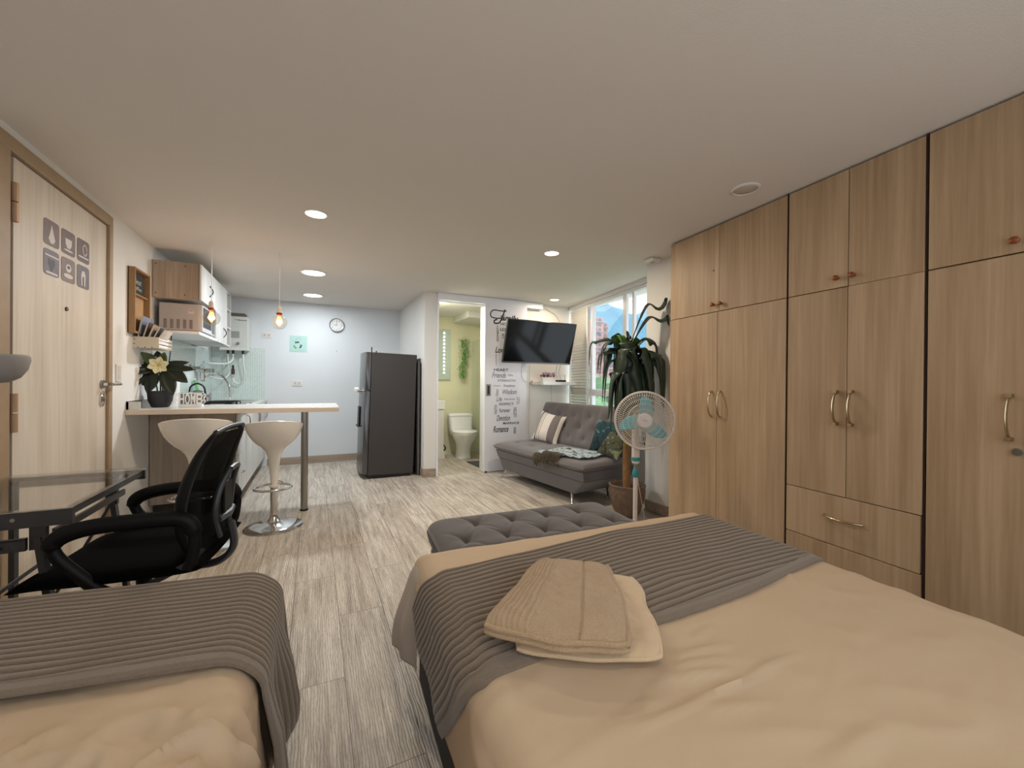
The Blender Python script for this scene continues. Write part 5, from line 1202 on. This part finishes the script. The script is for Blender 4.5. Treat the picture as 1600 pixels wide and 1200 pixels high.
def sheet_pt(s, t_):
    p, n_, dz = drape(s, t_, BW, BZ, .06, .004)
    a = max(-.002, wrinkle(s, t_, .5))
    # long diagonal creases near the towel
    for (x0, y0, x1, y1, w2, h2) in ((0.456, -0.829, 0.629, -0.842, 0.012, 0.01), (0.406, -0.88, 0.556, -0.917, 0.012, 0.012), (0.543, -0.794, 0.645, -0.773, 0.009, 0.008), (0.245, -0.956, 0.733, -0.93, 0.007, 0.012), (0.439, -0.856, 0.559, -0.873, 0.008, 0.008), (0.379, -0.964, 0.548, -1.008, 0.014, 0.007), (0.489, -1.13, 0.693, -1.13, 0.018, 0.01), (0.36, -1.025, 0.609, -1.106, 0.02, 0.005), (-0.072, -0.779, -0.03, -0.884, 0.02, 0.008), (1.138, -0.645, 1.079, -0.714, 0.008, 0.006)):
        d = Vector((x1 - x0, y1 - y0)); q = Vector((s - x0, t_ - y0)); L2 = d.length; k = max(0, min(1, q.dot(d) / L2 ** 2)); ds = (q - d * k).length
        a += h2 * math.exp(-(ds / w2) ** 2) * sin(PI * (.08 + .84 * k))
    p = p + n_ * (a * (1 if dz < .1 else .5) + .006)
    if dz > .06 and s < 0: p += Vector((-.004 * sin(t_ * 22 + 2 * sin(t_ * 5)) - .004, 0, 0))
    return p
def gridfn(fn, s0, s1, t0, t1): return lambda u, v: fn(s0 + (s1 - s0) * u, t0 + (t1 - t0) * v)
MB().grid(gridfn(sheet_pt, -.235, BW + .2, -BLN, .22), 170, 210).build('cloth', SHEETM, sh, smooth=True, ang=80, solid=.003)
# loose corner of the top sheet hanging at the foot
def flap(u, v):
    s = .03 - .33 * v; t_ = -.17 + .27 * u
    p, n_, dz = drape(s, t_, BW, BZ, .07, .012)
    k = sm(.0, .30, dz)
    p += Vector((-.065 * k * (.3 + .7 * sm(-.17, -.0, t_)) - .008 * k * sin(t_ * 50), .01 * k, .0))
    return p
fl_ = MB().grid(flap, 60, 36); fl_.build('loose_corner', mat('sheet corner grey', (188, 176, 164), .85), sh, smooth=True, ang=80, solid=.004)
# ribbed runner
def rib(q, pitch): 
    x = (q / pitch) % 1; return (1 - abs(2 * x - 1) ** 3.0)
def runner(name, label, org, ang, W, zt, s0, s1, tf, tn, pitch, amp, ns, nt_, mirror=False, hemw=.035, extra=None, shear=0, off=.012, sfar=None, flr=.16, fold_amp=.014):
    o = thing(name, label, 'bed runner', org, ang)
    def f(u, v, lift):
        sv = s0 + (sfar - s0) * (1 - v) if sfar is not None else s0
        s = sv + (s1 - sv) * u; a, b = tf(s), tn(s)
        t_ = a + (b - a) * v
        wob = .012 * noise.noise(Vector((s * 2.2, v * 2, 5))) + .005 * noise.noise(Vector((s * 7, v * 5, 9)))
        if extra: t_ += extra(s, v)
        p, n_, dz = drape(s, t_, W, zt, .065, off)
        q = v * abs(b - a) + wob
        h = amp * rib(q, pitch) if v < 1 - hemw / max(.2, abs(b - a)) else amp * .75
        h *= min(1, 25 * min(u, 1 - u) + .2) * min(1, 30 * min(v, 1 - v) + .2)
        h2 = .006 * noise.noise(Vector((s * 4, t_ * 4, 2)))
        p = p + n_ * (h + h2 + .004 if lift else -.0)
        if dz > .065: 
            k = dz - .065
            p += Vector((-flr * k * (1 - .65 * v) - fold_amp * sin(t_ * 24 + 1) * min(1, k * 8), 0, 0))
        if mirror: p.x = -p.x
        p.y += shear * abs(p.x) if mirror else 0
        return p
    MB().slab(lambda u, v: f(u, v, True), lambda u, v: f(u, v, False), ns, nt_).build('knit', KNIT, o, smooth=True, ang=80)
    return o
tf1 = lambda s: -.225 + .10 * min(1, max(0, (s + .15) / .9)) + .02 * sm(.4, 1.3, s)
tn1 = lambda s: -.735 - .0 * s + .10 * sm(.3, 1.4, s) + .015 * sin(s * 5)
runner('bed_runner', 'ribbed taupe knitted runner across the foot of the large bed', BO, BANG, BW, BZ, -.225, BW + .05, tf1, tn1, .0265, .010, 230, 230, sfar=-.15, flr=.12, fold_amp=.006, extra=lambda s, v: .85 * max(0, .02 - s))
# small bed
SO2 = Vector((-.125, 1.60, 0)); SW, SLN = 1.02, 2.1
b2 = thing('single_bed', 'small bed against the entrance wall with cream sheet', 'bed', SO2, 0)
B(-SW + .012, -.012, -SLN, -.012, .03, .235).build('base', mat('bed base charcoal', (62, 60, 62), .9, bump=.3), b2, bevel=.01)
B(-SW + .006, -.006, -SLN, -.006, .237, BZ - .014).build('mattress', mat('mattress white', (200, 196, 190), .9), b2, bevel=.05)
for x in (-.1, -SW + .1):
    for y in (-.1, -SLN + .1): MB().cyl((x, y, 0), .025, .03, 14).build('leg', BLACK, b2)
SHR = .17
sh2 = thing('bed_sheet', 'rumpled cream sheet covering the small bed', 'sheet', SO2, 0)
def s2(s, t_):
    p, n_, dz = drape(s, t_, SW, BZ, .06, .004)
    a = wrinkle(s * 1.3 + 5, t_ * 1.3, 1.5)
    c_ = abs(noise.noise(Vector((s * 5 + t_ * 5, t_ * 10 - s * 4, 12)))); c2 = abs(noise.noise(Vector((s * 11 - t_ * 4, t_ * 12 + s * 9, 2)))); a = .35 * a + (.020 * max(-.5, 1 - c_ * 3.4) + .012 * max(-.4, 1 - c2 * 3.6)) * sm(-.57, -.70, t_) 
    p = p + n_ * (max(-.003, a + .004)); p.x = -p.x
    if dz < .2: p.y += SHR * abs(p.x)
    else: p.y += SHR * abs(p.x)
    if dz > .06 and s < 0: p.x += .022 * max(0, dz - .06) * 3 + .004 * sin(t_ * 20)
    return p
MB().grid(gridfn(s2, -.36, SW + .02, -SLN, .2), 150, 200).build('cloth', SHEETM, sh2, smooth=True, ang=80, solid=.003)
tf2 = lambda s: -.055 + .0 * s
tn2 = lambda s: -.53 + .02 * s
runner('bed_runner', 'ribbed taupe knitted runner hanging over the side of the small bed', SO2, 0, SW, BZ, -.36, SW - .02, tf2, tn2, .0245, .009, 210, 230, mirror=True, shear=SHR, off=.022,
       sfar=-.30, flr=.2, fold_amp=.02)

# ================================================================== TOWELS
def towel(name, label, C4, z0, T, m, band=None, fold_lines=0, seed=0, sag=.0, layers=1):
    o = thing(name, label, 'towel', (C4[0][0], C4[0][1], z0))
    c = [Vector((p[0] - C4[0][0], p[1] - C4[0][1], 0)) for p in C4]     # ll, lr, ur, ul
    def base(u, v):
        a_, b_ = 2 * u - 1, 2 * v - 1; u = .5 + .5 * a_ * (1 - .07 * b_ ** 6) * (1 + .03 * (1 - b_ * b_)); v = .5 + .5 * b_ * (1 - .07 * a_ ** 6) * (1 + .03 * (1 - a_ * a_))
        p = c[0] * (1 - u) * (1 - v) + c[1] * u * (1 - v) + c[2] * u * v + c[3] * (1 - u) * v
        p += Vector((noise.noise(Vector((u * 3, v * 3, seed))), noise.noise(Vector((u * 3, v * 3, seed + 5))), 0)) * .014
        return p
    def e(u, v): return max(0, 1 - abs(2 * u - 1) ** 9) ** .5 * max(0, 1 - abs(2 * v - 1) ** 9) ** .5
    def topf(u, v):
        p = base(u, v); h = T * .5 + T * .5 * e(u, v) + .010 * noise.noise(Vector((u * 3 + seed, v * 4, 1))) * e(u, v) + .004 * noise.noise(Vector((u * 9, v * 14 + u * 4, seed))) * e(u, v)
        if band and band[0] < u < band[1]: h += .003 * (1 if sin((u - band[0]) / (band[1] - band[0]) * PI * 14) > 0 else 0) - .001
        if fold_lines and abs(u - .66) < .012: h -= .004
        return p + Vector((0, 0, h))
    def botf(u, v): return base(u, v) + Vector((0, 0, T * .5 - T * .5 * e(u, v)))
    MB().slab(topf, botf, 110, 80).build('terry', m, o, smooth=True, ang=80)
    if layers > 1:
        for q in range(1, layers):
            zz = T * q / layers; pts = [base(u, .0) for u in [i / 30 for i in range(31)]] + [base(1, v) for v in [i / 20 for i in range(1, 21)]]
            cc = (c[0] + c[1] + c[2] + c[3]) / 4
            MB().tube([p + (p - cc).normalized() * -.004 + Vector((0, 0, zz)) for p in pts], .006, 8).build('fold_edge', m, o, smooth=True)
    return o
towel('folded_towel', 'plain beige folded towel underneath, showing past the right side of the taupe one', [(.40, .835), (.712, .655), (.925, 1.0), (.655, 1.165)], .523, .024, TOWB, seed=3, layers=2)
towel('folded_towel', 'taupe folded towel with a ribbed band, on top at the front of the large bed', [(.345, .885), (.625, .665), (.85, 1.03), (.655, 1.15)], .549, .042, TOWT, band=(.07, .34), fold_lines=1, seed=8, layers=3)
#OUT
# ================================================================== OUTSIDE
GZ = -26
gm = MB().grid(lambda u, v: Vector((20 + 1500 * u, -40 + 1640 * v, GZ - 2 + (max(0, 1500 * u - 300 + (1640 * v - 40) * .0) * .0))), 8, 8)
go = gm.build('ground', mat('valley green', (96, 124, 84), .95, var=.25, vscale=.02)); go['kind'] = 'structure'
def ridge(u, v):
    x = 700 + 1500 * u; y = 1250 + 650 * v
    prof = 300 + 120 * math.exp(-((x / y - .805) / .10) ** 2) + 110 * math.exp(-((x / y - 1.0) / .08) ** 2) - 60 * math.exp(-((x / y - .66) / .03) ** 2) + 22 * noise.noise(Vector((x * .008, y * .004, 1))) + 8 * noise.noise(Vector((x * .03, y * .02, 4)))
    return Vector((x, y, GZ + prof * (sm(0, .5, v) - .8 * sm(.5, 1, v)) * (1 + .12 * noise.noise(Vector((x * .006, y * .012, 7))))))
mt = MB().grid(ridge, 90, 40).build('mountain', mat('haze tinted forest mountain', (90, 130, 150), .95, var=.22, vscale=.012), smooth=True)  # blue of distant haze painted into the base colour
tag(mt, 'blue green haze tinted forest mountain ridge beyond the city outside the window', 'mountain')
BRK = mat('salmon brick', (178, 136, 126), .85, var=.06, vscale=.5); BR2 = mat('pale pink render', (168, 134, 126), .85); CON = mat('pale concrete band', (172, 152, 144), .8); WIN = mat('dark window glass', (104, 98, 116), .3)
def tower(label, ang, wa, y, ztop, dep, m, floors, cols, group=None):
    """ang: x/y bearing of the left edge, wa: width in bearing"""
    x0 = ang * y; wd = wa * y; h_ = ztop * y + 1.15 - GZ + 2
    t = thing('apartment_tower', label, 'building', (x0, y, GZ - 2), math.radians(-22), group)
    B(0, wd, 0, dep, 0, h_).build('facade', m, t)
    B(wd * .3, wd * .6, dep * .2, dep * .6, h_, h_ + wd * .12).build('roof_block', CON, t)
    fh = h_ * .62 / floors; me = None
    for i in range(floors):
        z = h_ - (i + 1) * fh
        for j in range(cols):
            xa = wd * (.08 + .86 * j / cols)
            if me is None:
                o = B(0, wd * .5 / cols, -.25, .02, fh * .25, fh * .78).build('window', WIN, t); me = o.data
            else:
                o = bpy.data.objects.new('window', me); COL.objects.link(o); o.parent = t
            o.location = (xa, 0, z)
        if i % 2 == 0: B(-.2, wd + .2, -.6, 0, z, z + fh * .12).build('balcony_band', CON, t)
tower('tallest salmon brick apartment tower seen through the window', .757, .030, 160, .200, 9, BRK, 16, 2)
tower('slightly lower salmon tower joined to the right of the tallest one', .785, .022, 163, .186, 9, BRK, 15, 2)
tower('short pink apartment block left of the tallest tower', .715, .036, 120, .066, 8, BR2, 8, 3)
tower('pink apartment block below and right of the tall towers', .815, .05, 115, .070, 9, BRK, 8, 3)
tower('pale low apartment block in front of the tall towers', .745, .04, 95, .030, 8, BR2, 6, 4)
tower('reddish block at the right behind the plant leaves', .87, .05, 130, .10, 9, BRK, 10, 3)
TREEM = [mat('canopy green', (90, 122, 88), .9, var=.3, vscale=1.2), mat('canopy pale green', (108, 136, 104), .9, var=.25, vscale=1.5), mat('canopy deep green', (76, 106, 82), .9, var=.3, vscale=1.2)]
random.seed(21)
TL = [(.70, 34, .02, 3.2, 0, 'leafy green treetop at the left of the window'), (.745, 38, .035, 3.0, 1, 'pale green treetop below the tall towers'), (.79, 33, .018, 3.0, 2, 'deep green treetop below the pink block'),
      (.835, 36, .02, 3.2, 0, 'green treetop just left of the plant trunk'), (.885, 34, .02, 3.0, 1, 'pale treetop behind the hanging leaves'), (.93, 30, .01, 3.2, 2, 'deep green treetop near the window column'),
      (.72, 24, -.03, 2.6, 1, 'bright treetop in the lower window pane at the left'), (.79, 23, -.035, 2.6, 0, 'bright treetop in the middle of the lower window pane'), (.86, 24, -.035, 2.6, 1, 'bright treetop at the right of the lower window pane')]
for (a, y, zt, rad, mi, lb) in TL:
    t = thing('tree', lb, 'tree', (a * y, y, GZ - 2), 0, 'treetops outside the window')
    zc = zt * y + 1.15 - rad - GZ + 2
    MB().tube([(0, 0, 0), (.2, .1, zc * .5), (0, 0, zc)], [.35, .28, .2], 8).build('trunk', mat('bark', (90, 72, 56), .9), t, smooth=True)
    m = MB()
    for k in range(16):
        th_a = random.random() * 6.28; rr = rad * random.uniform(.2, .72); cz = zc + rad * random.uniform(-.5, .45); cr = rad * random.uniform(.35, .5)
        c = Vector((rr * cos(th_a), rr * sin(th_a), cz)); q = MB().sphere((0, 0, 0), 1, 18)
        for p in q.v:
            d = 1 + .35 * noise.noise(p * 2.2 + c) + .22 * noise.noise(p * 6 + c); m.v.append(c + p * cr * d)
        o_ = len(m.v) - len(q.v); m.f += [tuple(i + o_ for i in f) for f in q.f]
    m.build('crown', TREEM[mi], t, smooth=True, ang=30)
